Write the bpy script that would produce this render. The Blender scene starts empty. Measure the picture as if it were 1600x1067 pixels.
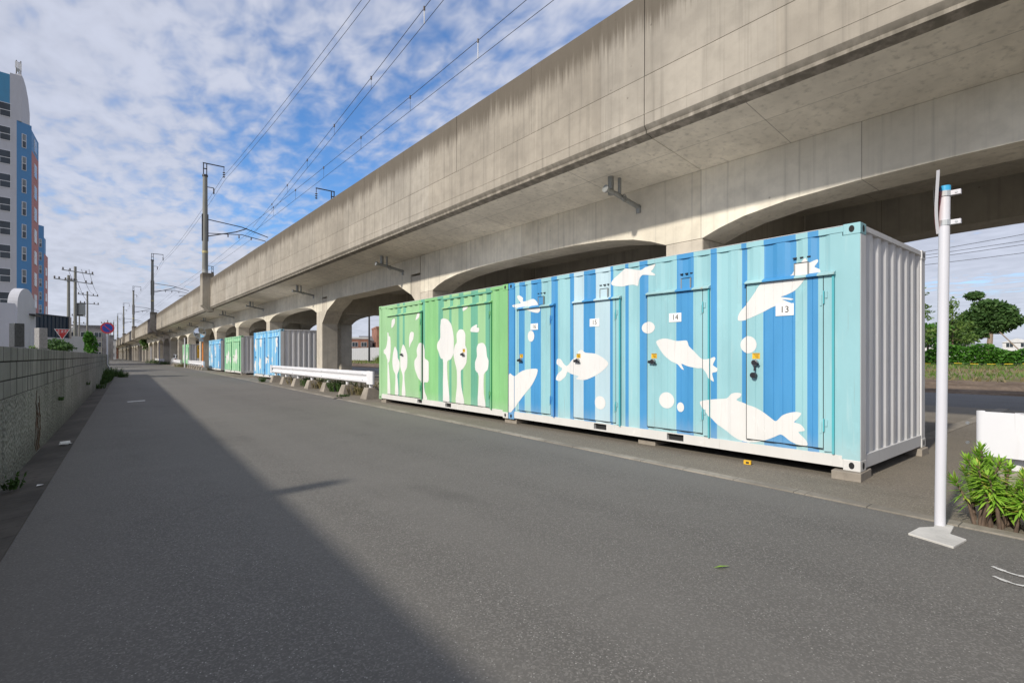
import bpy, bmesh, math, random, mathutils, mathutils.geometry
from math import sin, cos, pi, radians
from mathutils import Vector, Matrix
R = random.Random(7)
SC = bpy.context.scene
COL = SC.collection

# ------------------------------------------------------------------ helpers
class MB:
    """collects faces (with material slots) and links them as ONE mesh object"""
    def __init__(s): s.v = []; s.f = []; s.m = []; s.mats = []
    def slot(s, m):
        if m not in s.mats: s.mats.append(m)
        return s.mats.index(m)
    def face(s, pts, m):
        k = s.slot(m); n = len(s.v)
        s.v += [tuple(p) for p in pts]; s.f.append(tuple(range(n, n+len(pts)))); s.m.append(k)
    def mesh(s, vs, fs, m):
        k = s.slot(m); n = len(s.v)
        s.v += [tuple(p) for p in vs]
        for f in fs: s.f.append(tuple(n+i for i in f)); s.m.append(k)
    def box(s, x0, x1, y0, y1, z0, z1, m):
        s.mesh([(x0,y0,z0),(x1,y0,z0),(x1,y1,z0),(x0,y1,z0),(x0,y0,z1),(x1,y0,z1),(x1,y1,z1),(x0,y1,z1)],
               [(0,3,2,1),(4,5,6,7),(0,1,5,4),(1,2,6,5),(2,3,7,6),(3,0,4,7)], m)
    def prism(s, poly, axis, a, b, m, caps=True):
        """poly: 2-D outline; axis 'x','y','z' = extrusion axis; from a to b"""
        def P(p, t):
            return {'x':(t,p[0],p[1]),'y':(p[0],t,p[1]),'z':(p[0],p[1],t)}[axis]
        n = len(poly)
        vs = [P(p,a) for p in poly]+[P(p,b) for p in poly]
        fs = [(i,(i+1)%n,n+(i+1)%n,n+i) for i in range(n)]
        if caps: fs += [tuple(range(n))[::-1], tuple(range(n,2*n))]
        s.mesh(vs, fs, m)
    def tube(s, pts, r, m, n=8, caps=True):
        pts = [Vector(p) for p in pts]; rr = r if isinstance(r,(list,tuple)) else [r]*len(pts)
        vs = []; fs = []
        for i,p in enumerate(pts):
            d = (pts[min(i+1,len(pts)-1)]-pts[max(i-1,0)])
            d = d.normalized() if d.length > 1e-9 else Vector((0,0,1))
            u = d.cross(Vector((0,0,1)))
            if u.length < 1e-3: u = d.cross(Vector((1,0,0)))
            u.normalize(); w = d.cross(u)
            for k in range(n):
                a = 2*pi*k/n; vs.append(p+(u*cos(a)+w*sin(a))*rr[i])
        for i in range(len(pts)-1):
            for k in range(n):
                fs.append((i*n+k, i*n+(k+1)%n, (i+1)*n+(k+1)%n, (i+1)*n+k))
        if caps: fs += [tuple(range(n))[::-1], tuple(range((len(pts)-1)*n, len(pts)*n))]
        s.mesh(vs, fs, m)
    def cyl(s, c, r, h, m, n=16, r2=None):
        s.tube([c,(c[0],c[1],c[2]+h)], [r, r if r2 is None else r2], m, n)
    def build(s, name, parent=None, smooth=False, bevel=0, loc=None):
        me = bpy.data.meshes.new(name)
        me.from_pydata(s.v, [], s.f)
        for m in s.mats: me.materials.append(m)
        me.polygons.foreach_set('material_index', s.m)
        bm = bmesh.new(); bm.from_mesh(me)
        bmesh.ops.remove_doubles(bm, verts=bm.verts, dist=1e-5)
        bmesh.ops.recalc_face_normals(bm, faces=bm.faces)
        if bevel:
            ed = [e for e in bm.edges if len(e.link_faces)==2 and e.calc_face_angle(0) > .6]
            bmesh.ops.bevel(bm, geom=ed, offset=bevel, segments=2, affect='EDGES', profile=.5, clamp_overlap=True)
        bm.to_mesh(me); bm.free()
        if smooth:
            for p in me.polygons: p.use_smooth = True
            if hasattr(me,'set_sharp_from_angle'): me.set_sharp_from_angle(angle=radians(40))
        o = bpy.data.objects.new(name, me); COL.objects.link(o)
        if parent: o.parent = parent
        if loc: o.location = loc
        return o
    def raw(s, name, parent=None, loc=None):
        """build without welding (leaf clouds)"""
        me = bpy.data.meshes.new(name); me.from_pydata(s.v, [], s.f)
        for m in s.mats: me.materials.append(m)
        me.polygons.foreach_set('material_index', s.m)
        o = bpy.data.objects.new(name, me); COL.objects.link(o)
        if parent: o.parent = parent
        if loc: o.location = loc
        return o

def tag(o, label=None, cat=None, group=None, kind=None):
    if label: o['label'] = label
    if cat: o['category'] = cat
    if group: o['group'] = group
    if kind: o['kind'] = kind
    return o
def thing(name, label, cat, loc=(0,0,0), rz=0, group=None):
    o = bpy.data.objects.new(name, None); COL.objects.link(o)
    o.empty_display_size = .2; o.location = loc; o.rotation_euler = (0,0,rz)
    return tag(o, label, cat, group)
def copy_tree(o, parent=None):
    c = o.copy(); COL.objects.link(c); c.parent = parent
    for ch in list(o.children): copy_tree(ch, c)
    return c
def text_mesh(body, size, align='CENTER'):
    cu = bpy.data.curves.new('lettering','FONT'); cu.body = body; cu.size = size
    cu.align_x = align; cu.align_y = 'CENTER'; cu.resolution_u = 3
    o = bpy.data.objects.new('lettering', cu); COL.objects.link(o)
    dg = bpy.context.evaluated_depsgraph_get(); dg.update()
    me = bpy.data.meshes.new_from_object(o.evaluated_get(dg))
    vs = [tuple(v.co) for v in me.vertices]; fs = [tuple(p.vertices) for p in me.polygons]
    bpy.data.objects.remove(o); bpy.data.curves.remove(cu); bpy.data.meshes.remove(me)
    return vs, fs
def smooth_poly(P, k=3):
    n = len(P); out = []
    for i in range(n):
        p0,p1,p2,p3 = P[i-1],P[i],P[(i+1)%n],P[(i+2)%n]
        for j in range(k):
            t = j/k
            out.append(tuple(.5*(2*p1[a]+(p2[a]-p0[a])*t*.8+(2*(-p0[a]*.4-p1[a]*.6*0+0)*0)+
                      (-(0))) if False else
                      ((2*t**3-3*t**2+1)*p1[a]+(t**3-2*t**2+t)*(p2[a]-p0[a])*.4+(-2*t**3+3*t**2)*p2[a]+(t**3-t**2)*(p3[a]-p1[a])*.4) for a in (0,1)))
    return out

# ------------------------------------------------------------------ materials
class NT:
    def __init__(s, name):
        s.mat = bpy.data.materials.new(name); s.mat.use_nodes = True
        s.t = s.mat.node_tree; s.n = s.t.nodes; s.l = s.t.links
        s.b = s.n['Principled BSDF']
        s.tc = s.n.new('ShaderNodeTexCoord')
    def link(s, a, b): s.l.new(a, b)
    def obj(s): return s.tc.outputs['Object']
    def mapping(s, scale, src=None, loc=(0,0,0), rot=(0,0,0)):
        m = s.n.new('ShaderNodeMapping'); m.inputs['Scale'].default_value = scale; m.inputs['Location'].default_value = loc
        m.inputs['Rotation'].default_value = rot
        s.link(src or s.obj(), m.inputs['Vector']); return m.outputs['Vector']
    def noise(s, vec, scale=1, detail=4, rough=.55, dist=0):
        q = s.n.new('ShaderNodeTexNoise'); q.inputs['Scale'].default_value = scale; q.inputs['Detail'].default_value = detail
        q.inputs['Roughness'].default_value = rough; q.inputs['Distortion'].default_value = dist
        s.link(vec, q.inputs['Vector']); return q.outputs['Fac']
    def voro(s, vec, scale=1, out='Distance', feat='F1', rnd=1):
        q = s.n.new('ShaderNodeTexVoronoi'); q.inputs['Scale'].default_value = scale; q.feature = feat
        q.inputs['Randomness'].default_value = rnd
        s.link(vec, q.inputs['Vector']); return q.outputs[out]
    def ramp(s, fac, a, b, lo=0., hi=1.):
        q = s.n.new('ShaderNodeMapRange'); q.clamp = True; q.interpolation_type = 'SMOOTHSTEP'
        q.inputs['From Min'].default_value = a; q.inputs['From Max'].default_value = b
        q.inputs['To Min'].default_value = lo; q.inputs['To Max'].default_value = hi
        s.link(fac, q.inputs['Value']); return q.outputs['Result']
    def math(s, op, a, b=None):
        q = s.n.new('ShaderNodeMath'); q.operation = op
        for i,x in enumerate((a,b)):
            if x is None: continue
            if isinstance(x,(int,float)): q.inputs[i].default_value = x
            else: s.link(x, q.inputs[i])
        return q.outputs[0]
    def mix(s, fac, a, b, mode='MIX'):
        q = s.n.new('ShaderNodeMix'); q.data_type = 'RGBA'; q.blend_type = mode
        for i,x in ((0,fac),(6,a),(7,b)):
            if isinstance(x,(int,float)): q.inputs[i].default_value = x
            elif isinstance(x,tuple): q.inputs[i].default_value = (*x,1) if len(x)==3 else x
            else: s.link(x, q.inputs[i])
        return q.outputs[2]
    def xyz(s, src=None):
        q = s.n.new('ShaderNodeSeparateXYZ'); s.link(src or s.obj(), q.inputs[0]); return q.outputs
    def bump(s, h, strength=.3, dist=.01):
        q = s.n.new('ShaderNodeBump'); q.inputs['Strength'].default_value = strength; q.inputs['Distance'].default_value = dist
        s.link(h, q.inputs['Height']); s.link(q.outputs[0], s.b.inputs['Normal'])
    def island(s):
        return s.n.new('ShaderNodeNewGeometry').outputs['Random Per Island']
    def done(s, col, rough=.7, metal=0, spec=None):
        if isinstance(col,tuple): s.b.inputs['Base Color'].default_value = (*col,1)
        else: s.link(col, s.b.inputs['Base Color'])
        if isinstance(rough,(int,float)): s.b.inputs['Roughness'].default_value = rough
        else: s.link(rough, s.b.inputs['Roughness'])
        s.b.inputs['Metallic'].default_value = metal
        if spec is not None: s.b.inputs['Specular IOR Level'].default_value = spec
        return s.mat

def scale(c, k): return tuple(min(1,x*k) for x in c)
def paint(name, c, rough=.5, var=.12, dirt=.35, dirtcol=(.25,.2,.14), metal=0):
    t = NT(name); o = t.obj()
    n1 = t.noise(t.mapping((1,1,.35)), 2.2, 5)
    n2 = t.noise(t.mapping((14,14,1.2)), 1, 4)
    col = t.mix(t.ramp(n1,.3,.7), scale(c,1-var), scale(c,1+var*.6))
    col = t.mix(t.math('MULTIPLY', t.ramp(n2,.56,.8), dirt), col, dirtcol)
    X = t.xyz(); zf = t.math('ADD', X['Z'], t.math('MULTIPLY', n2, .25))
    col = t.mix(t.ramp(zf,.28,.52,.30*min(1,dirt*3),0), col, (.55,.56,.54))
    n3 = t.noise(t.mapping((3,3,2.2),loc=(5,1,2)), 1.7, 7, .7)
    col = t.mix(t.ramp(n3,.60,.70,0,.30*min(1,dirt*3)), col, scale(c,1.35))
    n4 = t.noise(t.mapping((30,30,.9)), 1., 3)
    col = t.mix(t.ramp(n4,.66,.74,0,.35*min(1,dirt*3)), col, (.23,.19,.15))
    t.bump(t.noise(o, 6, 3), .08, .01)
    return t.done(col, t.ramp(n1,.2,.8,rough-.08,rough+.12), metal)
def simple(name, c, rough=.6, metal=0, var=.15, sc=4.):
    t = NT(name)
    return t.done(t.mix(t.ramp(t.noise(t.obj(),sc,5),.3,.7), scale(c,1-var), scale(c,1+var)), rough, metal)

def viaduct_concrete(name, c=(.50,.445,.36), top=None, low=None, panel=0., dark=.0, lines=0., lx=None):
    """weathered board-marked concrete in the viaduct's own coordinates"""
    t = NT(name); o = t.obj(); X = t.xyz()
    n1 = t.noise(o, .55, 7, .6); n2 = t.noise(o, 3.5, 6, .6)
    col = t.mix(t.ramp(n1,.32,.68), scale(c,.83), scale(c,1.1))
    col = t.mix(t.ramp(n2,.35,.75,0,.4), col, scale(c,.62))
    if panel:
        q = t.n.new('ShaderNodeTexWhiteNoise'); q.noise_dimensions = '1D'
        t.link(t.math('FLOOR', t.math('DIVIDE', X['Y'], panel)), q.inputs['W'])
        col = t.mix(t.ramp(q.outputs['Value'],0,1,0,.22), col, (.62,.55,.45), 'MULTIPLY')
    # pale run-off streaks
    st = t.noise(t.mapping((5,5,.12)), 1.3, 4)
    col = t.mix(t.ramp(st,.56,.8,0,.32), col, (.56,.5,.41))
    st2 = t.noise(t.mapping((9,9,.2),loc=(3,1,0)), 1.1, 5)
    col = t.mix(t.ramp(st2,.50,.76,0,.6), col, scale(c,.5))
    if lines:
        w = t.math('ABSOLUTE', t.math('SUBTRACT', t.math('FRACT', t.math('DIVIDE', X['Y'], lines)), .5))
        col = t.mix(t.ramp(w, .5-.009/lines, .5-.004/lines, 0, .55), col, (.11,.1,.085))
    if lx:
        w = t.math('ABSOLUTE', t.math('SUBTRACT', X['X'], lx))
        col = t.mix(t.ramp(w, .004, .011, .4, 0), col, (.11,.1,.085))
    # bug holes and dents
    h = t.voro(o, 3.6, 'Distance'); hm = t.ramp(h,.05,.085,1,0)
    hm = t.math('MULTIPLY', hm, t.ramp(t.noise(o,.8,2),.5,.62))
    col = t.mix(t.math('MULTIPLY',hm,.55), col, (.1,.085,.07))
    if top:
        g = t.ramp(X['Z'], top-1.15, top, 0, 1)
        d = t.math('ADD', t.math('MULTIPLY', t.noise(t.mapping((15,15,.5),rot=(.12,0,0)), 1.3, 6, .7, .4), .6), t.math('MULTIPLY', t.noise(t.mapping((2.2,2.2,.3)), 1., 4), .4))
        g2 = t.math('ADD', t.math('MULTIPLY', g, .46), t.math('MULTIPLY', d, 1.))
        col = t.mix(t.ramp(g2,.585,.87,0,.86), col, (.105,.088,.068))
    if low:
        g = t.ramp(X['Z'], low+.02, low+.16, 1, 0)
        d = t.noise(t.mapping((3,3,1)), 2., 6)
        col = t.mix(t.math('MULTIPLY', g, t.ramp(d,.35,.6,.15,.7)), col, (.12,.108,.085))
    if dark: col = t.mix(dark, col, (.1,.09,.075))
    t.bump(t.math('ADD', n2, t.math('MULTIPLY',hm,-1.)), .25, .02)
    return t.done(col, .88, 0, .25)

def asphalt(name, c, warm=1.0):
    t = NT(name); o = t.obj()
    big = t.noise(o, .22, 5); mid = t.noise(o, 1.7, 6)
    v = t.voro(o, 120., 'Color'); d = t.voro(o, 120., 'Distance')
    g = t.n.new('ShaderNodeSeparateColor'); t.link(v, g.inputs[0])
    f = t.noise(o, 60., 3)
    col = t.mix(t.ramp(big,.35,.65), scale(c,.88), scale(c,1.1))
    col = t.mix(t.ramp(mid,.35,.7,0,.35), col, scale(c,.72))
    col = t.mix(t.ramp(f,.35,.65,0,.45), col, scale(c,.55))
    col = t.mix(t.ramp(g.outputs[0],.55,1.,0,.5), col, scale(c,1.9))
    spk = t.math('MULTIPLY', t.ramp(g.outputs[1],.955,.975), t.ramp(d,.25,.5,1,0))
    col = t.mix(t.math('MULTIPLY',spk,.6), col, (.62,.6,.56))
    band = t.noise(t.mapping((.75,.012,1),loc=(2,0,0)), 1., 2)
    col = t.mix(t.ramp(band,.35,.65,0,.5), col, scale(c,1.22))
    # oil drips and stains
    s_ = t.noise(t.mapping((.9,.35,1)), 1., 3)
    col = t.mix(t.ramp(s_,.58,.75,0,.34), col, scale(c,.45))
    s2 = t.noise(t.mapping((.5,1.6,1),rot=(0,0,.5),loc=(4,2,0)), 1., 4)
    col = t.mix(t.ramp(s2,.6,.78,0,.3), col, scale(c,1.45))
    # fine cracks
    cr = t.n.new('ShaderNodeTexVoronoi'); cr.feature = 'DISTANCE_TO_EDGE'; cr.inputs['Scale'].default_value = .33
    dm = t.n.new('ShaderNodeMix'); dm.data_type='VECTOR'; dm.inputs[0].default_value = .06
    nn = t.n.new('ShaderNodeTexNoise'); nn.inputs['Scale'].default_value = 2.5; nn.inputs['Detail'].default_value = 6
    t.link(o, nn.inputs['Vector']); t.link(o, dm.inputs[4]); t.link(nn.outputs['Color'], dm.inputs[5])
    va = t.n.new('ShaderNodeVectorMath'); va.operation='ADD'; t.link(o, va.inputs[0])
    sc_ = t.n.new('ShaderNodeVectorMath'); sc_.operation='SCALE'; sc_.inputs['Scale'].default_value=.5
    t.link(nn.outputs['Color'], sc_.inputs[0]); t.link(sc_.outputs[0], va.inputs[1]); t.link(va.outputs[0], cr.inputs['Vector'])
    col = t.mix(t.math('MULTIPLY', t.ramp(cr.outputs['Distance'],.0,.006,1,0), t.ramp(mid,.5,.65,0,.22)), col, scale(c,.45))
    t.bump(t.math('ADD', g.outputs[2], f), .5, .004)
    return t.done(col, .85, 0, .3)

def leafmat(name, a, b, c2=None):
    t = NT(name); r = t.island()
    col = t.mix(r, a, b)
    if c2: col = t.mix(t.ramp(r,.86,.93), col, c2)
    n = t.noise(t.obj(), 1.3, 3)
    col = t.mix(t.ramp(n,.35,.65,0,.5), col, scale(a,.6))
    t.done(col, .55, 0, .3)
    tr = t.n.new('ShaderNodeBsdfTranslucent'); t.link(col, tr.inputs[0])
    mx = t.n.new('ShaderNodeMixShader'); mx.inputs[0].default_value = .3
    out = t.n['Material Output']
    t.link(t.b.outputs[0], mx.inputs[1]); t.link(tr.outputs[0], mx.inputs[2]); t.link(mx.outputs[0], out.inputs[0])
    return t.mat

M = {}
M['light'] = paint('turquoise_paint', (.28,.515,.555), .5, .07, .22, (.6,.7,.68))
M['blue'] = paint('sea_blue_paint', (.055,.265,.53), .5, .07, .18, (.15,.4,.65))
M['pale'] = paint('faded_pale_blue_paint', (.45,.60,.66), .5, .06, .2, (.7,.72,.7))
M['white'] = paint('white_mural_paint', (.70,.69,.67), .55, .03, .25, (.6,.58,.53))
M['white_rail'] = paint('white_rail_paint', (.66,.64,.61), .5, .05, .35, (.5,.42,.32))
M['green'] = paint('leaf_green_paint', (.30,.52,.27), .5, .07, .15, (.4,.6,.35))
M['green_bright'] = paint('grass_green_paint', (.22,.49,.20), .5, .07, .15, (.4,.6,.35))
M['green_dark'] = paint('teal_green_paint', (.13,.38,.26), .5, .08, .15, (.3,.5,.35))
M['grey_paint'] = paint('container_grey_paint', (.64,.635,.64), .5, .05, .3, (.3,.27,.24))
M['canopy_light'] = paint('worn_drip_edge_paint', (.32,.52,.54), .5, .15, .6, (.45,.33,.2))
M['jamb'] = paint('deep_turquoise_paint', (.07,.40,.45), .5, .06, .1)
M['jamb_blue'] = paint('deep_blue_paint', (.04,.22,.55), .5, .06, .1)
M['jamb_green'] = paint('deep_green_paint', (.06,.30,.13), .5, .06, .1)
M['black'] = simple('dark_gap', (.012,.012,.012), .8)
M['lock'] = simple('black_lock_metal', (.03,.03,.035), .35, .3)
M['steel'] = simple('zinc_steel', (.42,.43,.44), .38, .9)
M['yellow'] = simple('yellow_sticker', (.72,.42,.02), .5)
M['ink'] = simple('black_ink', (.02,.02,.022), .6)
M['red_ink'] = simple('red_ink', (.62,.05,.03), .5)
M['plate'] = simple('white_plate', (.80,.79,.77), .5, 0, .03)
M['conc_fascia'] = viaduct_concrete('viaduct_parapet_concrete', (.36,.328,.28), top=7.38, panel=3.07)
M['conc_edge'] = viaduct_concrete('viaduct_slab_edge_concrete', (.385,.35,.298), low=5.0, panel=3.07)
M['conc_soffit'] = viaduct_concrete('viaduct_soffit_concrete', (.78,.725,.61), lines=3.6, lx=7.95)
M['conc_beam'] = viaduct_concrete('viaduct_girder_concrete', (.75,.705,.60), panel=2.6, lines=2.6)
M['conc_col'] = viaduct_concrete('viaduct_column_concrete', (.56,.51,.43))
M['conc_inner_shade'] = viaduct_concrete('viaduct_inner_shade_concrete', (.43,.40,.34), lines=3.6)  # darker copy of the concrete, under-deck shade put into its colour
M['conc_ped'] = viaduct_concrete('viaduct_pedestal_concrete', (.38,.34,.28), top=7.9)
# ground materials
M['road'] = asphalt('road_asphalt', (.140,.133,.121))
M['lot'] = asphalt('parking_asphalt', (.185,.163,.130))
M['sideroad'] = asphalt('side_road_asphalt', (.12,.118,.114))
def ground_conc(name, c, joint=0.):
    t = NT(name); o = t.obj(); n1 = t.noise(o,.9,7,.65); n2 = t.noise(o,14.,5)
    col = t.mix(t.ramp(n1,.3,.7), scale(c,.6), scale(c,1.15))
    col = t.mix(t.ramp(n2,.45,.75,0,.5), col, scale(c,.5))
    if joint:
        X = t.xyz(); w = t.math('FRACT', t.math('DIVIDE', X['Y'], joint))
        col = t.mix(t.ramp(t.math('ABSOLUTE', t.math('SUBTRACT', w, .5)),.0,.012,.8,0), col, (.02,.02,.018))
    t.bump(n2,.4,.006); return t.done(col,.9,0,.25)
M['kerb'] = ground_conc('worn_kerb_concrete', (.30,.27,.225), .6)
M['gutter'] = ground_conc('dirty_gutter_concrete', (.115,.105,.092), .6)
M['block'] = ground_conc('grey_block_concrete', (.34,.30,.25))
M['pad'] = ground_conc('pale_pad_concrete', (.62,.60,.56))
def soil(name, a, b, sc=1.):
    t = NT(name); o = t.obj(); n = t.noise(t.mapping((1,1,3)), sc, 8, .65); n2 = t.noise(o, 9*sc, 4)
    col = t.mix(t.ramp(n,.35,.65), a, b); col = t.mix(t.ramp(n2,.4,.7,0,.5), col, scale(a,.55))
    t.bump(n2,.6,.05); return t.done(col,.95,0,.1)
M['soil'] = soil('bare_brown_soil', (.13,.095,.068), (.22,.165,.12), .9)
M['earth'] = soil('dry_grassy_earth', (.16,.14,.07), (.24,.20,.12), .25)
M['gravel'] = soil('grave_gravel', (.18,.17,.16), (.3,.29,.27), 3)
M['grass'] = leafmat('grass_blades', (.09,.19,.03), (.20,.27,.06), (.30,.25,.12))
M['drygrass'] = leafmat('dry_grass_blades', (.22,.19,.085), (.32,.26,.14), (.12,.18,.05))
M['weed'] = leafmat('weed_leaves', (.045,.10,.022), (.09,.16,.04))
M['leaf'] = leafmat('euphorbia_leaves', (.20,.43,.035), (.42,.63,.09), (.60,.52,.12))
M['tree'] = leafmat('tree_leaves', (.05,.13,.025), (.11,.21,.04))
M['pine'] = leafmat('pine_needles', (.05,.12,.03), (.11,.20,.055))
M['palegreen'] = leafmat('pale_tree_leaves', (.10,.19,.035), (.19,.28,.07))
M['hedge'] = leafmat('hedge_leaves', (.05,.17,.015), (.12,.30,.04))
M['bark'] = simple('brown_bark', (.13,.09,.065), .9, 0, .35, 9)
M['palebark'] = simple('pale_bark', (.26,.20,.15), .9, 0, .3, 9)
# wall materials
def wallmat(name, c, rough_panel=False, joint=False):
    t = NT(name); o = t.obj()
    n1 = t.noise(o,.7,7,.65); n2 = t.noise(t.mapping((4,4,.5)),1.2,5); n3 = t.noise(o,35.,4)
    col = t.mix(t.ramp(n1,.3,.7), scale(c,.75), scale(c,1.2))
    col = t.mix(t.ramp(n2,.45,.75,0,.55), col, scale(c,.35))
    X = t.xyz(); g = t.ramp(X['Z'],0,.35,.6,0); col = t.mix(g, col, scale(c,.35))
    if joint:
        w_ = t.math('ABSOLUTE', t.math('SUBTRACT', t.math('FRACT', t.math('DIVIDE', t.math('ADD', X['Y'], 16.), .4)), .5))
        col = t.mix(t.ramp(w_,.43,.49,0,.8), col, scale(c,.15))
    if rough_panel:
        v = t.voro(o, 22., 'Distance'); col = t.mix(t.ramp(v,.1,.5,.75,0), col, scale(c,.4))
        v2 = t.voro(o, 55., 'Color'); g2 = t.n.new('ShaderNodeSeparateColor'); t.link(v2,g2.inputs[0])
        col = t.mix(t.ramp(g2.outputs[0],.6,1,0,.4), col, scale(c,1.7))
        t.bump(t.math('ADD', v, t.math('MULTIPLY', n3,.4)), .9, .03)
    else: t.bump(n3,.4,.006)
    return t.done(col,.92,0,.2)
M['wall_base'] = wallmat('pitted_wall_concrete', (.255,.25,.225), True)
M['wall_block'] = wallmat('wall_block_concrete', (.24,.235,.215), joint=True)
M['wall_joint'] = simple('dark_mortar', (.02,.02,.018), .95)
M['post_white'] = paint('white_post_paint', (.62,.62,.66), .4, .03, .12, (.45,.42,.38))
M['rail_white'] = paint('guardrail_white', (.72,.72,.74), .4, .03, .2, (.5,.45,.4))
M['galv'] = paint('galvanised_pipe', (.30,.31,.30), .5, .1, .4, (.15,.11,.08), .5)
M['pole_conc'] = paint('spun_concrete_pole', (.20,.20,.18), .8, .15, .4, (.1,.09,.07))
M['darksteel'] = simple('dark_steel', (.05,.05,.052), .5, .5)
M['wire'] = simple('dark_cable', (.03,.03,.035), .6)
M['insul'] = simple('brown_insulator', (.10,.08,.07), .3)
M['insul_w'] = simple('white_insulator', (.6,.6,.6), .3)
M['red'] = simple('sign_red', (.55,.035,.035), .4, 0, .05)
M['signblue'] = simple('sign_blue', (.02,.06,.33), .4, 0, .05)
M['signback'] = simple('sign_back_grey', (.45,.47,.48), .4, .4, .06)
M['orange'] = simple('orange_pole_paint', (.75,.22,.03), .45, 0, .08)
M['cyan_cap'] = simple('cyan_pole_cap', (.05,.40,.70), .4, 0, .05)
M['mirror'] = simple('mirror_face', (.7,.72,.74), .05, 1., .02)
M['bld_white'] = paint('white_render', (.50,.50,.53), .8, .04, .25, (.3,.3,.3))
M['bld_blue'] = paint('blue_tile', (.075,.23,.45), .6, .06, .1, (.05,.12,.25))
M['bld_skyblue'] = paint('sky_blue_tile', (.07,.26,.43), .6, .06, .1, (.05,.12,.25))
M['bld_pink'] = paint('salmon_tile', (.42,.17,.15), .7, .06, .1, (.3,.12,.1))
M['bld_navy'] = paint('navy_sheet_roof', (.016,.034,.06), .45, .1, .1, (.05,.06,.08))
M['bld_grey'] = simple('grey_facade', (.26,.25,.25), .8, 0, .12, .6)
M['bld_beige'] = simple('beige_facade', (.42,.37,.32), .8, 0, .12, .6)
M['bld_brick'] = simple('red_brown_brick', (.27,.13,.09), .85, 0, .2, .8)
M['bld_pale'] = simple('pale_facade', (.58,.58,.58), .8, 0, .08, .6)
M['roof_grey'] = simple('grey_roof', (.16,.16,.17), .7, 0, .2)
M['glass'] = simple('window_glass', (.03,.04,.05), .12, 0, .3, 1.)
M['glass_l'] = simple('curtained_glass', (.16,.18,.19), .2, 0, .3, 1.)
M['frame_w'] = simple('white_window_frame', (.65,.65,.66), .5, 0, .04)
M['granite_d'] = simple('dark_granite', (.045,.048,.05), .25, 0, .25, 30)
M['granite_g'] = simple('grey_granite', (.27,.26,.25), .5, 0, .2, 30)
M['car'] = simple('silver_car_paint', (.55,.57,.60), .25, .5, .03)
M['carglass'] = simple('car_glass', (.01,.012,.014), .06)
M['rubber'] = simple('tyre_rubber', (.02,.02,.02), .8)
M['tail'] = simple('tail_lamp', (.4,.02,.02), .3)
M['line'] = simple('worn_white_line', (.62,.61,.58), .8, 0, .25, 9)
M['paper'] = simple('white_litter', (.75,.74,.72), .6, 0, .06)
M['fence_white'] = simple('white_sheet_fence', (.45,.46,.48), .5, 0, .05)
M['pole_band'] = simple('faded_yellow_band', (.42,.36,.16), .6)
M['tape_y'] = simple('yellow_rope', (.75,.55,.03), .6)

# ------------------------------------------------------------------ setting: ground, road, pavement
def sheet(name, pts, z, m, kind='structure', sub=None):
    b = MB(); b.face([(p[0],p[1],z) for p in pts], m)
    o = b.build(name); o['kind'] = kind; return o
# wall line: x = WX(y); road edges
def WX(y): return -1.0 + .0335*y
def KX(y): return 5.02 + .034*y if y < 60 else 7.06
b = MB()
gx = [-900,-300,-60,-12,23,28,36,46,58,140,400,900]; gz = [-.07]*5+[.22,.36,.45,.52,.6,.6,.6]
gy = [-300,-60,-20,0,20,40,60,90,130,200,400,1500]
vs = [(x,y,z) for y in gy for x,z in zip(gx,gz)]; n = len(gx)
b.mesh(vs, [(j*n+i, j*n+i+1, (j+1)*n+i+1, (j+1)*n+i) for j in range(len(gy)-1) for i in range(n-1)], M['earth'])
o = b.build('ground', smooth=True); o['kind'] = 'structure'
sheet('road', [(WX(-16)+.36,-16),(KX(-16),-16),(KX(60),60),(KX(60),420),(WX(43.8)+.36,420),(WX(43.8)+.36,43.8)], .0, M['road'])
sheet('side_street', [(-90,44.6),(WX(43.8)+.3,44.6),(WX(43.8)+.3,51),(-90,51)], -.006, M['sideroad'])
sheet('parking_lot', [(KX(-16)+.13,-16),(17,-16),(17,190),(KX(60)+.13,190),(KX(60)+.13,60)], -.004, M['lot'])
sheet('service_road', [(17,-60),(23,-60),(23,220),(17,220)], -.010, M['sideroad'])
b = MB()
ys = [-16+i*2.0 for i in range(68)]
for y0,y1 in zip(ys,ys[1:]):
    y1 -= .004
    b.mesh([(KX(y0),y0,-.05),(KX(y0)+.13,y0,-.05),(KX(y1)+.13,y1,-.05),(KX(y1),y1,-.05),
            (KX(y0),y0,.012),(KX(y0)+.13,y0,.012),(KX(y1)+.13,y1,.012),(KX(y1),y1,.012)],
           [(4,5,6,7),(0,1,5,4),(1,2,6,5),(2,3,7,6),(3,0,4,7)], M['kerb'])
o = b.build('kerb', bevel=.004); o['kind'] = 'structure'
b = MB()
for i in range(100):
    y0 = -16+i*.6; y1 = y0+.597
    if y1 > 44: break
    b.mesh([(WX(y0),y0,-.035),(WX(y0)+.36,y0,.004),(WX(y1)+.36,y1,.004),(WX(y1),y1,-.035)], [(0,1,2,3)], M['gutter'])
o = b.build('gutter'); o['kind'] = 'structure'
sheet('grave_ground', [(-40,-16),(WX(-16)-.2,-16),(WX(43)-.2,43.4),(-40,43.4)], -.012, M['gravel'])
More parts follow.
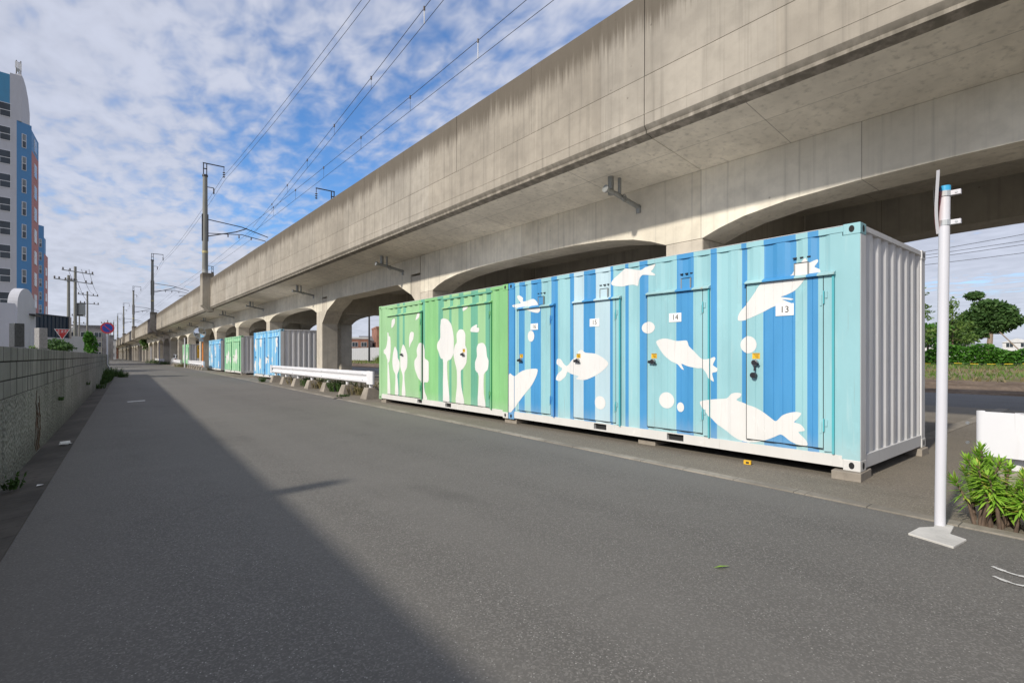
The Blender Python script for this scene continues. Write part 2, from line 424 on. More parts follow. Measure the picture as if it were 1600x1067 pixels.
# the wide worn line in the parking lot, road dash, chalk scrawl
b = MB(); b.box(8.9,17.2,2.12,2.32,-.03,.006, M['kerb']); o = b.build('parking_kerb_strip', bevel=.004); o['kind']='structure'
sheet('road_dash_marking', [(.58,18.05),(1.02,18.30),(1.0,18.02),(.60,17.80)], .005, M['line'])
b = MB()
for (P) in ([(4.25,.60),(4.232,.572),(4.212,.54),(4.198,.51),(4.192,.48),(4.196,.45),(4.215,.42),(4.245,.39)],[(4.07,.57),(4.045,.535),(4.026,.50),(4.018,.47),(4.022,.44),(4.04,.41)]):
    for i in range(len(P)-1):
        a,c = Vector(P[i]),Vector(P[i+1]); d = (c-a).normalized(); nrm = Vector((-d.y,d.x))*.011*(1+.4*sin(i*2.))
        b.face([(a.x+nrm.x,a.y+nrm.y,.006),(c.x+nrm.x,c.y+nrm.y,.006),(c.x-nrm.x,c.y-nrm.y,.006),(a.x-nrm.x,a.y-nrm.y,.006)], M['line'])
o = b.build('chalk_road_marking'); o['kind']='structure'
# stepped bank of dug soil beyond the service road
b = MB(); rr = random.Random(3); prof = [(22.9,-.03),(23.3,.08),(23.9,.12),(24.4,.10),(25.0,.19),(25.8,.20),(26.4,.28),(27.6,.31),(29.,.27),(31,.15)]
ny = 110; vs = []
for j in range(ny):
    y = -40+j*1.9
    for (x,z) in prof: vs.append((x+rr.uniform(-.25,.25), y, z*(.75+.35*sin(y*.7+x)*.5+rr.uniform(0,.3))-.02))
n = len(prof)
b.mesh(vs, [(j*n+i,j*n+i+1,(j+1)*n+i+1,(j+1)*n+i) for j in range(ny-1) for i in range(n-1)], M['soil'])
o = b.build('soil_bank'); o['kind']='structure'

# ------------------------------------------------------------------ left boundary wall
def wall_box(b, y0, y1, xo, xi, z0, z1, m):
    """stretch of wall between y0,y1; xo offset toward road, xi back"""
    P = [(WX(y0)-xi,y0),(WX(y0)+xo,y0),(WX(y1)+xo,y1),(WX(y1)-xi,y1)]
    b.mesh([(x,y,z0) for x,y in P]+[(x,y,z1) for x,y in P], [(0,3,2,1),(4,5,6,7),(0,1,5,4),(1,2,6,5),(2,3,7,6),(3,0,4,7)], m)
wl = thing('boundary_wall', 'long low concrete block wall on the left side of the road', 'wall', (0,0,0))
b = MB(); 
y = -16.
edges = [-16]+[7.15-2.03*k for k in range(11,0,-1)]+[7.15+2.03*k for k in range(19)]
edges = [e for e in edges if e < 43.7]+[43.8]
for y0,y1 in zip(edges,edges[1:]):
    wall_box(b, y0+.004, y1-.004, 0., .16, -.05, .85, M['wall_base'])
    
b.build('base_panels', wl, bevel=.004)
b = MB(); wall_box(b, -16, 43.79, -.012, .145, -.05, 1.36, M['wall_joint']); b.build('mortar', wl)
b = MB()
k = 0
y = -16.
while y < 43.75:
    y1 = min(y+.4, 43.8)
    for z0,z1 in ((.858,1.028),(1.042,1.222)):
        d = rr.uniform(-.002,.003)
        wall_box(b, y+.007, y1-.007, -.002+d, .155, z0, z1, M['wall_block'])
    y = y1
b.build('block_courses', wl, bevel=.004)
b = MB(); y = -16.
while y < 43.75:
    y1 = min(y+.4, 43.8); wall_box(b, y+.0025, y1-.0025, .003, .16, 1.236, 1.386, M['wall_block']); y = y1
b.build('coping', wl, bevel=.006)
# ------------------------------------------------------------------ elevated railway
VR = radians(.5)
def VW(p):      # viaduct frame -> world
    return (cos(VR)*p[0]-sin(VR)*p[1], sin(VR)*p[0]+cos(VR)*p[1], p[2])
via = thing('railway_viaduct', 'long concrete railway viaduct with stained parapet running beside the road', 'viaduct', (0,0,0), VR)
YA, YB = -31., 420.
XF, XR = 7.1, 15.1; XL0, XL1, XR0, XR1 = 8.85, 9.65, 13.55, 14.35
# slab edge segments between full joints
full = [5.2+11.4*k for k in range(-3,37)]
def seg(b, y0, y1, g, mir=False):
    def X(x): return (XF+XR-x) if mir else x
    # lower slab edge with drip chamfer, mitred lip
    P = [(X(XF+.06),5.0),(X(XF+.06),5.05),(X(XF),5.12),(X(XF),5.30),(X(XF-.006),5.305),(X(XF-.006),5.315),(X(XF),5.32),(X(XF),5.93),(X(XF+.24),5.93),(X(XF+.24),4.965)]
    b.prism(P, 'y', y0+g, y1-g, M['conc_edge'])
b = MB()
for a,c in zip(full,full[1:]): seg(b,a,c,.007)
b.build('slab_edge', via)
b = MB()
for a,c in zip(full,full[1:]): seg(b,a,c,.007,True)
b.build('slab_edge', via)
def para(b, mir):
    def X(x): return (XF+XR-x) if mir else x
    for a,c in zip(full,full[1:]):
        n = 4; e = [a+(c-a)*i/n for i in range(n+1)]
        for i in range(n):
            y0 = e[i]+(.008 if i==0 else .004); y1 = e[i+1]-(.008 if i==n-1 else .004)
            dx = R.uniform(-.002,.004)
            P = [(X(XF+.010+dx),5.945),(X(XF+.010+dx),7.33),(X(XF+.03+dx),7.35),(X(XF+.2),7.35),(X(XF+.21),7.33),(X(XF+.21),5.945)]
            b.prism(P,'y',y0,y1,M['conc_fascia'])
b = MB(); para(b,False); b.build('parapet', via)
b = MB(); b.box(XR-.3,XR-.02,YA,YB,5.945,6.02,M['conc_edge']); b.build('deck_kerb', via)
# deck slab (soffit haunched at the girders)
b = MB()
P = [(XF+.24,4.965),(XL0,4.78),(XL1,4.78),(XL1,4.9),(XR1,4.9),(XR-.24,4.90),(XR-.24,5.6),(XF+.24,5.6)]
fj = [16.25,25.4]+[25.4+10.*k*3.7 for k in range(1,10)]
cuts = [YA]+[full[i] for i in range(2,len(full)-1)]+[YB]
for a,c in zip(cuts,cuts[1:]): b.prism(P,'y',a+.006,c-.006,M['conc_soffit'])
b.prism([(XL1+.002,4.78),(XL1+.3,4.66),(XR0-.3,4.66),(XR0,4.78),(XR1,4.78),(XR-.3,4.88),(XR-.3,4.895),(XL1+.002,4.895)],'y',YA,YB,M['conc_inner_shade'])
b.build('deck', via)
# rail ballast bed (keeps the top believable from elsewhere)
b = MB(); b.box(XF+.3,XR-.3,YA,YB,5.604,5.85,M['gravel']); b.build('ballast', via)
# columns
cols = [-4.4,5.57,15.45,26.2,36.0,45.2,54.4,63.5,72.6,81.8,91.,100.2]
gaps = {(15.45,26.2):1}
while cols[-1] < 395: cols.append(cols[-1]+9.2)
gapset = {2,6,10,14,18,22,26,30,34,38}   # span index i: cols[i]..cols[i+1] is a simple span on corbels
gapset = {2}|{i for i in range(6,60,4)}
for i,yc in enumerate(cols):
    for (xa,xb) in ((XL0,XL1),(XR0,XR1)):
        b = MB(); b.box(xa+.0,xb,yc-.4,yc+.4,-.1,3.5,M['conc_col' if xa==XL0 else 'conc_inner_shade'])
        o = b.build('column', via, bevel=.03)
    # cross beam with haunches
    b = MB()
    b.prism([(XL0+.02,3.5),(XL1,3.5),(XL1+.02,3.12),(XL1+.5,3.5),(XR0-.5,3.5),(XR0-.02,3.12),(XR0,3.5),(XR1-.02,3.5),(XR1-.02,4.77),(XL0+.02,4.77)],'y',yc-.36,yc+.36,M['conc_inner_shade'])
    b.build('cross_beam', via)
HA = [(0,3.5),(.35,3.63),(.8,3.75),(1.5,3.85),(2.5,3.91),(3.6,3.935)]
for i in range(len(cols)-1):
    ya, yb = cols[i]+.4, cols[i+1]-.4
    for (xa,xb) in ((XL0,XL1),(XR0,XR1)):
        b = MB(); mg_ = M['conc_beam' if xa==XL0 else 'conc_inner_shade']
        if i in gapset:
            # upper nib over the corbels, 45-degree haunches
            P = [(ya+.05,4.775),(ya+.05,4.2),(ya+.72,4.2),(ya+.72,3.5),(ya+1.75,3.95),(yb-2.,3.98),(yb-.70,3.5),(yb-.70,4.2),(yb-.05,4.2),(yb-.05,4.775)]
            b.prism(P,'x',xa+.0,xb,mg_)
        else:
            L = yb-ya
            P = [(ya,4.775)]+[(ya+t,z) for t,z in HA]+[(yb-t,z) for t,z in reversed(HA)]+[(yb,4.775)]
            b.prism(P,'x',xa,xb,mg_)
        b.build('girder', via)
    if i in gapset:
        for (xa,xb) in ((XL0,XL1),(XR0,XR1)):
            b = MB()
            b.prism([(ya-.002,2.9),(ya+.0,2.9),(ya+.69,3.5),(ya+.69,4.12),(ya-.002,4.12)],'x',xa+.004,xb-.004,M['conc_col'])
            b.build('corbel', via)
            b = MB()
            b.prism([(yb+.002,2.9),(yb,2.9),(yb-.67,3.5),(yb-.67,4.12),(yb+.002,4.12)],'x',xa+.004,xb-.004,M['conc_col'])
            b.build('corbel', via)
# column heads above the spring line (between girders)
for i,yc in enumerate(cols):
    for (xa,xb) in ((XL0,XL1),(XR0,XR1)):
        b = MB(); b.box(xa+.001,xb-.001,yc-.399,yc+.399,3.5,4.775,M['conc_beam']); b.build('column_head', via)
# drain pipes under the overhang
for yd in [6.62,17.15,27.0]+[c+1.1 for c in cols[4:14]]:
    b = MB()
    b.tube([(8.05,yd+.08,4.93),(8.05,yd+.08,4.52)], .06, M['galv'], 12)
    b.tube([(8.2,yd-.02,4.9),(8.2,yd-.02,4.55)], .035, M['galv'], 8)
    b.tube([(7.8,yd,4.57),(8.1,yd,4.535),(8.84,yd,4.40)], .048, M['galv'], 10)
    b.tube([(7.78,yd,4.573),(7.83,yd,4.567)], .075, M['galv'], 10)
    b.tube([(8.83,yd,4.40),(8.85,yd,4.40),(8.855,yd,4.27)], .06, M['galv'], 8)
    b.tube([(8.3+.07*cos(a*pi/5),yd-.06,4.47+.07*sin(a*pi/5)) for a in range(11)], .012, M['galv'], 6)
    b.build('drain_pipe', via, smooth=True)
# pole pedestals on the edge
for yp in [46.4+46*k for k in range(0,8)]:
    b = MB()
    b.prism([(XF+.25,4.75),(XF-.05,4.75),(XF-.55,5.25),(XF-.55,7.75),(XF+.25,7.75)],'y',yp-.55,yp+.55,M['conc_ped'])
    b.build('pole_pedestal', via, bevel=.03)

# ------------------------------------------------------------------ catenary poles and overhead wires
def cat_pole(xp, yp, zb, zt, dirx, label, detail=True, group=None):
    """dirx: +1 arm reaches toward +x"""
    t = thing('catenary_pole', label, 'catenary pole', VW((xp,yp,zb)), VR, group)
    h = zt-zb; b = MB()
    b.tube([(0,0,0),(0,0,h-.9)], [.21,.16], M['pole_conc'], 14); b.build('mast', t, smooth=True)
    b = MB()
    b.tube([(0,0,h-1.05),(0,0,h-.9)], .2, M['darksteel'], 12)
    for dx in (-.11,.11): b.box(dx-.03,dx+.03,-.04,.04,h-1.1,h,M['darksteel'])
    b.box(-.14,.14,-.04,.04,h-.45,h-.38,M['darksteel']); b.box(-.16,1.35,-.03,.03,h-.02,h+.05,M['darksteel'])
    b.box(1.29,1.33,-.02,.02,h-.35,h,M['darksteel'])
    if dirx < 0:
        for i,v in enumerate(b.v): b.v[i] = (-v[0],v[1],v[2])
    b.build('top_bracket', t)
    b = MB(); x = 1.31*dirx
    for k in range(3): b.tube([(x,0,h-.38-.17*k),(x,0,h-.44-.17*k),(x,0,h-.5-.17*k)], [.03,.11,.03], M['insul'], 10)
    b.build('insulator', t, smooth=True)
    b = MB(); z = h-1.85
    b.box(0,.6*dirx,-.025,.025,z,z+.05,M['darksteel']) if dirx > 0 else b.box(-.6,0,-.025,.025,z,z+.05,M['darksteel'])
    b.tube([(.6*dirx,0,z),(.6*dirx,0,z-.45)], .05, M['insul'], 8); b.build('lower_bracket', t)
    if detail:
        b = MB(); d = dirx; z0 = h-5.6
        b.tube([(0,0,z0+1.25),(2.6*d,0,z0+1.0),(4.6*d,0,z0+.45)], .035, M['darksteel'], 8)
        b.tube([(0,0,z0-.15),(2.2*d,0,z0+.55),(3.0*d,0,z0+.95)], .04, M['darksteel'], 8)
        b.tube([(0,0,z0+.12),(2.6*d,0,z0+.38),(4.4*d,0,z0+.1),(4.4*d,0,z0-.25)], .03, M['darksteel'], 8)
        for q in (1.6,2.4,3.3): b.tube([(q*d,0,z0+.3),(q*d,0,z0+.05)], .045, M['insul'], 8)
        b.box(-.22,.22,-.1,.1,z0-.5,z0+1.6,M['darksteel'])
        b.build('cantilever_arm', t)
    b = MB(); b.tube([(0,0,1.6),(0,0,1.78)], .212, M['pole_band'], 14, False); b.build('number_band', t)
    return t
names = ['tall catenary pole on the nearest viaduct pedestal with steel arms','catenary pole on the second pedestal along the viaduct',
 'third catenary pole along the viaduct, near the no parking sign','fourth catenary pole along the viaduct seen as a thin mast','fifth catenary pole along the viaduct, faint and thin',
 'sixth catenary pole far along the viaduct','farthest catenary pole near the vanishing end of the viaduct']
for k in range(7):
    cat_pole(6.82, 46.4+46*k, 7.75, 16.4, 1, names[k], k < 4)
cat_pole(15.0, 41.2, 6.0, 14.55, -1, 'catenary pole behind the parapet, only its bracket and insulators showing', True)
cat_pole(15.0, 95., 7.3, 15.75, -1, 'farther catenary pole behind the parapet, only its top bracket showing', True)

def wire(name, P, r, label, hang=None, dots=None, group=None):
    """overhead conductor in viaduct coordinates with slight sag"""
    pts = []
    for (a,c,sag) in P:
        a = Vector(a); c = Vector(c); n = 14
        for i in range(n+1):
            t = i/n; p = a.lerp(c,t); p.z -= 4*sag*t*(1-t); pts.append(VW(p))
    b = MB(); b.tube(pts, r, M['wire'], 5)
    for d in (dots or []):
        p = Vector(VW(d)); u = Vector((0,.11,0)); b.tube([p-u,p+u],.03,M['insul'],8)
    o = b.build(name); tag(o, label, 'overhead wire', group)
    return o
# ------------------------------------------------------------------ storage containers
CL, CW, CH = 5.84, 2.45, 2.591
def relief(b, br, z0, z1, key, murals, mat_of, base_mats, white):
    """sheet on the front (x = depth) following breaks br [(y,x)...]; colour per stripe, murals as painted faces"""
    ys = [p[0] for p in br]
    def f(y, side):
        for (y0,x0),(y1,x1) in zip(br,br[1:]):
            if y0-1e-6 <= side <= y1+1e-6:
                return x0+(x1-x0)*((y-y0)/(y1-y0) if y1>y0 else 0)
        return br[0][1]
    cuts = sorted(set([round(y,4) for y in ys]+[round(k,4) for k in key if ys[0] < k < ys[-1]]))
    for a,c in zip(cuts,cuts[1:]):
        if c-a < 1e-4: continue
        m = base_mats[mat_of((a+c)/2)]; mid = (a+c)/2
        b.face([(f(a,mid),a,z0),(f(c,mid),c,z0),(f(c,mid),c,z1),(f(a,mid),a,z1)], m)
    for P in murals:
        if max(p[0] for p in P) < ys[0] or min(p[0] for p in P) > ys[-1]: continue
        bm = bmesh.new(); pi_ = murals.index(P)*.00015
        cv,_,cf,_,_,_ = mathutils.geometry.delaunay_2d_cdt([Vector(p) for p in P], [], [list(range(len(P)))], 1, 1e-5)
        bv = [bm.verts.new((0,p[0],p[1])) for p in cv]
        for f3 in cf: bm.faces.new([bv[k] for k in f3])
        def cut(co, no, outer=False):
            bmesh.ops.bisect_plane(bm, geom=bm.verts[:]+bm.edges[:]+bm.faces[:], plane_co=co, plane_no=no, clear_outer=outer)
        cut((0,ys[0],0),(0,-1,0),True); cut((0,ys[-1],0),(0,1,0),True)
        cut((0,0,z0),(0,0,-1),True); cut((0,0,z1),(0,0,1),True)
        lo = min([v.co.y for v in bm.verts] or [0]); hi = max([v.co.y for v in bm.verts] or [0])
        for y in ys:
            if lo < y < hi: cut((0,y,0),(0,1,0))
        for fc in bm.faces:
            my = sum(v.co.y for v in fc.verts)/len(fc.verts)
            b.face([(f(v.co.y,my)-.0018-pi_,v.co.y,v.co.z) for v in fc.verts], white)
        bm.free()
def corr_breaks(y0, y1, outer, inner, period=.278, flat=.085, slope=.055):
    out = [(y0,outer)]; y = y0+.03
    while y+period < y1-.02:
        out += [(y+flat,outer),(y+flat+slope,inner),(y+period-slope,inner),(y+period,outer)]; y += period
    out.append((y1,outer)); return out
def ell(cy, cz, ry, rz, n=26):
    return [(cy+ry*cos(2*pi*i/n), cz+rz*sin(2*pi*i/n)) for i in range(n)]

def end_sheet(b, y, s, m):
    """corrugated end wall in the xz plane at y; s=-1 outward toward -y"""
    br = corr_breaks(.07, CW-.07, 0, 1, .268, .08, .06)
    P = [(x, y-s*(.018+.032*d)) for x,d in br]
    for (a,c) in zip(P,P[1:]):
        b.face([(a[0],a[1],.15),(c[0],c[1],.15),(c[0],c[1],CH-.06),(a[0],a[1],CH-.06)], m)

def container(name, label, loc, stripes, murals, doors, style, group, rz=0, signs=False, plates=(), casting_low='white_rail'):
    """local frame: front long side on x=0 facing -x, y from the near end, z up"""
    t = thing(name, label, 'storage container', loc, rz, group)
    keys = [s[0] for s in stripes]
    def mat_of(y):
        k = stripes[0][1]
        for ys,c in stripes:
            if y >= ys: k = c
        return k
    bm_ = style['mats']; W = M['white']
    # front wall between the posts
    b = MB()
    relief(b, corr_breaks(.165, CL-.165, .010, style.get('depth',.036)), .15, CH-.075, keys, murals, mat_of, bm_, W)
    b.raw('front_wall', t)
    # posts, with the stripe paint carried over them
    for i,(y0,y1) in enumerate(((0,.165),(CL-.165,CL))):
        b = MB(); m = bm_[mat_of((y0+y1)/2)]
        L_ = [(0,0),(0,.165),(.03,.165),(.03,.06),(.16,.06),(.16,0)]
        b.prism([(x,y if i==0 else CL-y) for x,y in L_],'z',.118,CH-.118,m)
        for P in murals:   # paint that runs on to the post
            if min(p[0] for p in P) < y1-.01 and max(p[0] for p in P) > y0+.01:
                relief(b, [(y0+.002,-.001),(y1-.002,-.001)], .125, CH-.125, [], [P], mat_of, bm_, W); 
        b.build('corner_post', t)
        b = MB(); b.box(CW-.16,CW,y0 if i==0 else CL-.06,.06 if i==0 else y1,.118,CH-.118,M['grey_paint']); b.build('corner_post', t, bevel=.006)
    # side face of the near post is grey
    b = MB(); b.box(.012,.162,-.0035,.0,.12,CH-.12,M['grey_paint']); b.build('post_side', t)
    # castings
    for (x0,x1) in ((-.006,.17),(CW-.17,CW+.006)):
        for (y0,y1) in ((-.006,.156),(CL-.156,CL+.006)):
            for (z0,z1) in ((0,.118),(CH-.118,CH)):
                m = M[casting_low] if z0 == 0 else (bm_[mat_of(y0)] if x0 < 1 else M['grey_paint'])
                if z0==0 and x0 < 1 and y0 > 1: m = bm_[mat_of(5.8)]
                b = MB(); b.box(x0,x1,y0,y1,z0,z1,m)
                o = b.build('corner_casting', t, bevel=.008)
                if x0 < 1 or y0 < 1:
                    b = MB(); cy = (y0+y1)/2; cz = (z0+z1)/2; cx = (x0+x1)/2
                    if x0 < 1: b.face([(x0-.0015,cy+.026*cos(a*pi/9),cz+.036*sin(a*pi/9)) for a in range(18)], M['black'])
                    if y0 < 1: b.face([(cx+.03*cos(a*pi/9),y0-.0015,cz+.038*sin(a*pi/9)) for a in range(18)], M['black'])
                    b.build('casting_hole', o)
    # rails
    b = MB(); r = M['white_rail']; pk = style.get('pockets', ((2.06,2.32),(3.41,3.67)))
    zs = (.025,.15)
    e = [.156]+[q for p in pk for q in p]+[CL-.156]
    for i in range(0,len(e),2): b.box(.006,.06,e[i],e[i+1],zs[0],zs[1],r)
    for p in pk:
        b.box(.006,.06,p[0],p[1],.137,.15,r); b.box(.006,.06,p[0],p[1],.025,.045,r)
        b.box(.058,.30,p[0],p[1],.046,.136,M['black'])
    b.build('bottom_rail', t)
    b = MB()
    for a,c in zip([.156]+[k for k in keys if .16<k<CL-.16], [k for k in keys if .16<k<CL-.16]+[CL-.156]):
        b.box(.004,.06,a,c,CH-.075,CH-.012,bm_[mat_of((a+c)/2)])
    b.box(.001,.062,.156,CL-.156,CH-.0115,CH-.006,M['grey_paint'])
    b.build('top_rail', t)
    g = M['grey_paint']
    b = MB(); b.box(CW-.06,CW-.004,.156,CL-.156,.025,.15,g); b.build('bottom_rail', t)
    b = MB(); b.box(CW-.06,CW-.004,.156,CL-.156,CH-.07,CH-.01,g); b.build('top_rail', t)
    for y0,y1 in ((.004,.05),(CL-.05,CL-.004)):
        b = MB(); b.box(.17,CW-.17,y0,y1,.02,.165,g); b.build('end_sill', t, bevel=.004)
        b = MB(); b.box(.17,CW-.17,y0,y1,CH-.07,CH-.012,g); b.build('end_header', t, bevel=.004)
    b = MB(); end_sheet(b, 0, -1, g); b.raw('end_wall', t)
    b = MB(); end_sheet(b, CL, 1, g); b.raw('end_wall', t)
    b = MB()
    br = corr_breaks(.06, CL-.06, CW-.014, CW-.05)
    for a,c in zip(br,br[1:]): b.face([(a[1],a[0],.15),(c[1],c[0],.15),(c[1],c[0],CH-.07),(a[1],a[0],CH-.07)], g)
    b.raw('back_wall', t)
    b = MB(); b.box(.03,CW-.03,.05,CL-.05,CH-.03,CH-.02,g); b.box(.03,CW-.03,.05,CL-.05,.12,.15,M['black']); b.build('roof_and_floor', t)
    # doors
    dx = -.003
    for i,d in enumerate(doors):
        y0,y1,z0,z1,hy = d['y0'],d['y1'],d['z0'],d['z1'],d['hinge']   # hinge on low-y side: jamb width hy
        jm = style['jamb'][i % len(style['jamb'])]
        b = MB(); b.box(.004,.0085,y0-hy-.004,y1+.012,z0-.012,z1+.004,M['black'])
        b.build('door_gap', t)
        b = MB(); br = [(y0,dx)]; y = y0+.10
        while y < y1-.05:
            br += [(y,dx),(y+.004,dx+.004),(y+.008,dx)]; y += .105
        br.append((y1,dx))
        relief(b, br, z0, z1, keys, murals, mat_of, bm_, W)
        b.box(dx+.0005,.006,y0,y0+.001,z0,z1,M['black']); b.box(dx+.0005,.006,y1-.001,y1,z0,z1,M['black'])
        do = b.raw('door', t)
        # hinge-side jamb strip
        b = MB(); relief(b, [(y0-hy,dx),(y0-.008,dx)], z0-.03, z1+.01, keys, murals, mat_of, bm_, W)
        ya_,yb_ = y0-hy-.022,y0-hy-.001
        b.box(dx-.012,.008,ya_,yb_,z0-.05,z1+.03,M[jm]); relief(b, [(ya_,dx-.0125),(yb_,dx-.0125)], z0-.05, z1+.03, [], murals, mat_of, {k:M[jm] for k in bm_}, W); b.raw('door_jamb', t)
        # drip canopy
        b = MB(); cz = z1+.004
        c0,c1 = y0-hy-.03, y1+.035
        ks = [c0]+[k for k in keys if c0+.02<k<c1-.02]+[c1]
        for a,c in zip(ks,ks[1:]):
            m = M['canopy_light'] if style.get('cano') and mat_of((a+c)/2) == 'L' else bm_[mat_of((a+c)/2)]
            b.prism([(-.045,cz),(-.045,cz+.016),(.012,cz+.045),(.012,cz)],'y',a,c,m)
        b.build('drip_canopy', t)
        if style.get('header'):   # corrugated header panel seen above the green doors
            b = MB(); b.box(-.006,.012,y0-hy-.03,y1+.04,CH-.11,CH-.08,bm_[mat_of(y1)]); b.build('door_header', t)
        # hinges
        for hz in (z0+.18, z1-.3):
            b = MB(); b.tube([(dx-.014,y0-.012,hz),(dx-.014,y0-.012,hz+.14)], .007, M[jm], 8)
            b.box(dx-.010,dx-.002,y0-.045,y0-.022,hz+.06,hz+.13,bm_[mat_of(y0-.04)]); b.box(dx-.008,dx-.002,y0+.01,y0+.03,hz-.02,hz+.1,bm_[mat_of(y0)])
            b.build('hinge', do)
        # lock
        ly = d.get('ly',y1-.11); lz = d.get('lz',1.125)
        b = MB(); b.tube([(dx,ly,lz),(dx-.045,ly,lz)], .036, M['steel'], 14); b.tube([(dx-.045,ly,lz),(dx-.052,ly,lz)], .03, M['lock'], 14)
        b.tube([(dx-.035,ly-.01,lz),(dx-.05,ly-.05,lz-.02)], .016, M['lock'], 8)
        if d.get('padlock'):
            b.tube([(dx-.03,ly+.0,lz-.03),(dx-.035,ly+.0,lz-.1)], .01, M['lock'], 8); b.tube([(dx-.015,ly+.01,lz-.15),(dx-.06,ly+.01,lz-.15)], .034, M['lock'], 14)
        else: b.tube([(dx-.04,ly+.045,lz-.005),(dx-.055,ly+.045,lz-.005)], .022, M['lock'], 10)
        b.build('lock', do, smooth=True)
        if d.get('sticker',True):
            b = MB(); b.box(dx-.004,dx-.0005,ly-.05,ly+.04,lz+.045,lz+.115,M['yellow']); b.box(dx-.0055,dx-.0045,ly-.045,ly+.035,lz+.104,lz+.111,M['ink'])
            for q in range(3): b.box(dx-.0055,dx-.0045,ly-.035,ly+.02-.01*q,lz+.085-.014*q,lz+.09-.014*q,M['lock'])
            b.build('warning_sticker', do)
        if i < len(plates):
            tx,(py0,pz0,py1,pz1) = plates[i]
            b = MB(); b.box(dx-.006,dx-.0005,py0,py1,pz0,pz1,M['plate'])
            vs,fs = text_mesh(tx,.105); cy=(py0+py1)/2; cz=(pz0+pz1)/2
            b.mesh([(dx-.0075,cy-v[0],cz+v[1]) for v in vs],fs,M['ink']); b.raw('number_plate', do)
        # vent above the door
        if d.get('vent'):
            vy0,vy1,vz0,vz1 = d['vent']; m = bm_[d.get('ventc') or mat_of((vy0+vy1)/2)]
            b = MB(); b.box(-.008,.02,vy0-.002,vy0+.012,vz0,vz1,M['galv']); b.box(-.008,.02,vy1-.012,vy1+.002,vz0,vz1,M['galv'])
            b.box(-.008,.02,vy0,vy1,vz1-.006,vz1,M['lock']); b.box(-.005,.02,vy0+.012,vy1-.012,vz0,vz1-.01,m)
            b.build('vent_flap', t)
            b = MB()
            for q in (-.075,0,.075):
                c = (vy0+vy1)/2+q; b.prism([(.0,vz1+.05),(.0,vz1+.062),(.03,vz1+.072),(.03,vz1+.05)],'y',c-.018,c+.018,M['lock'])
            b.build('vent_hood', t)
    if signs:
        b = MB(); b.box(.82,1.55,-.012,-.004,.95,2.45,M['yellow'])
        b.face([(1.185+.26*cos(a*pi/14),-.0135,2.17+.26*sin(a*pi/14)) for a in range(28)], M['ink'])
        b.face([(1.185+.19*cos(a*pi/14),-.0145,2.17+.19*sin(a*pi/14)) for a in range(28)], M['plate'])
        b.box(1.05,1.32,-.0155,-.0147,2.10,2.2,M['ink']); b.box(1.1,1.27,-.0155,-.0147,2.2,2.27,M['ink'])
        for (tx,x,m,s_) in (('レンタル収納',1.36,'ink',.15),('トランクルーム',1.02,'red_ink',.16)):
            n = len(tx)
            for q,chx in enumerate(tx):
                vs,fs = text_mesh(chx if chx != 'ー' else 'I', s_)
                b.mesh([(x+v[0],-.0145,1.82-q*.8/(n-.5)+v[1]) for v in vs],fs,M[m])
        b.raw('hire_sign', t)
    return t

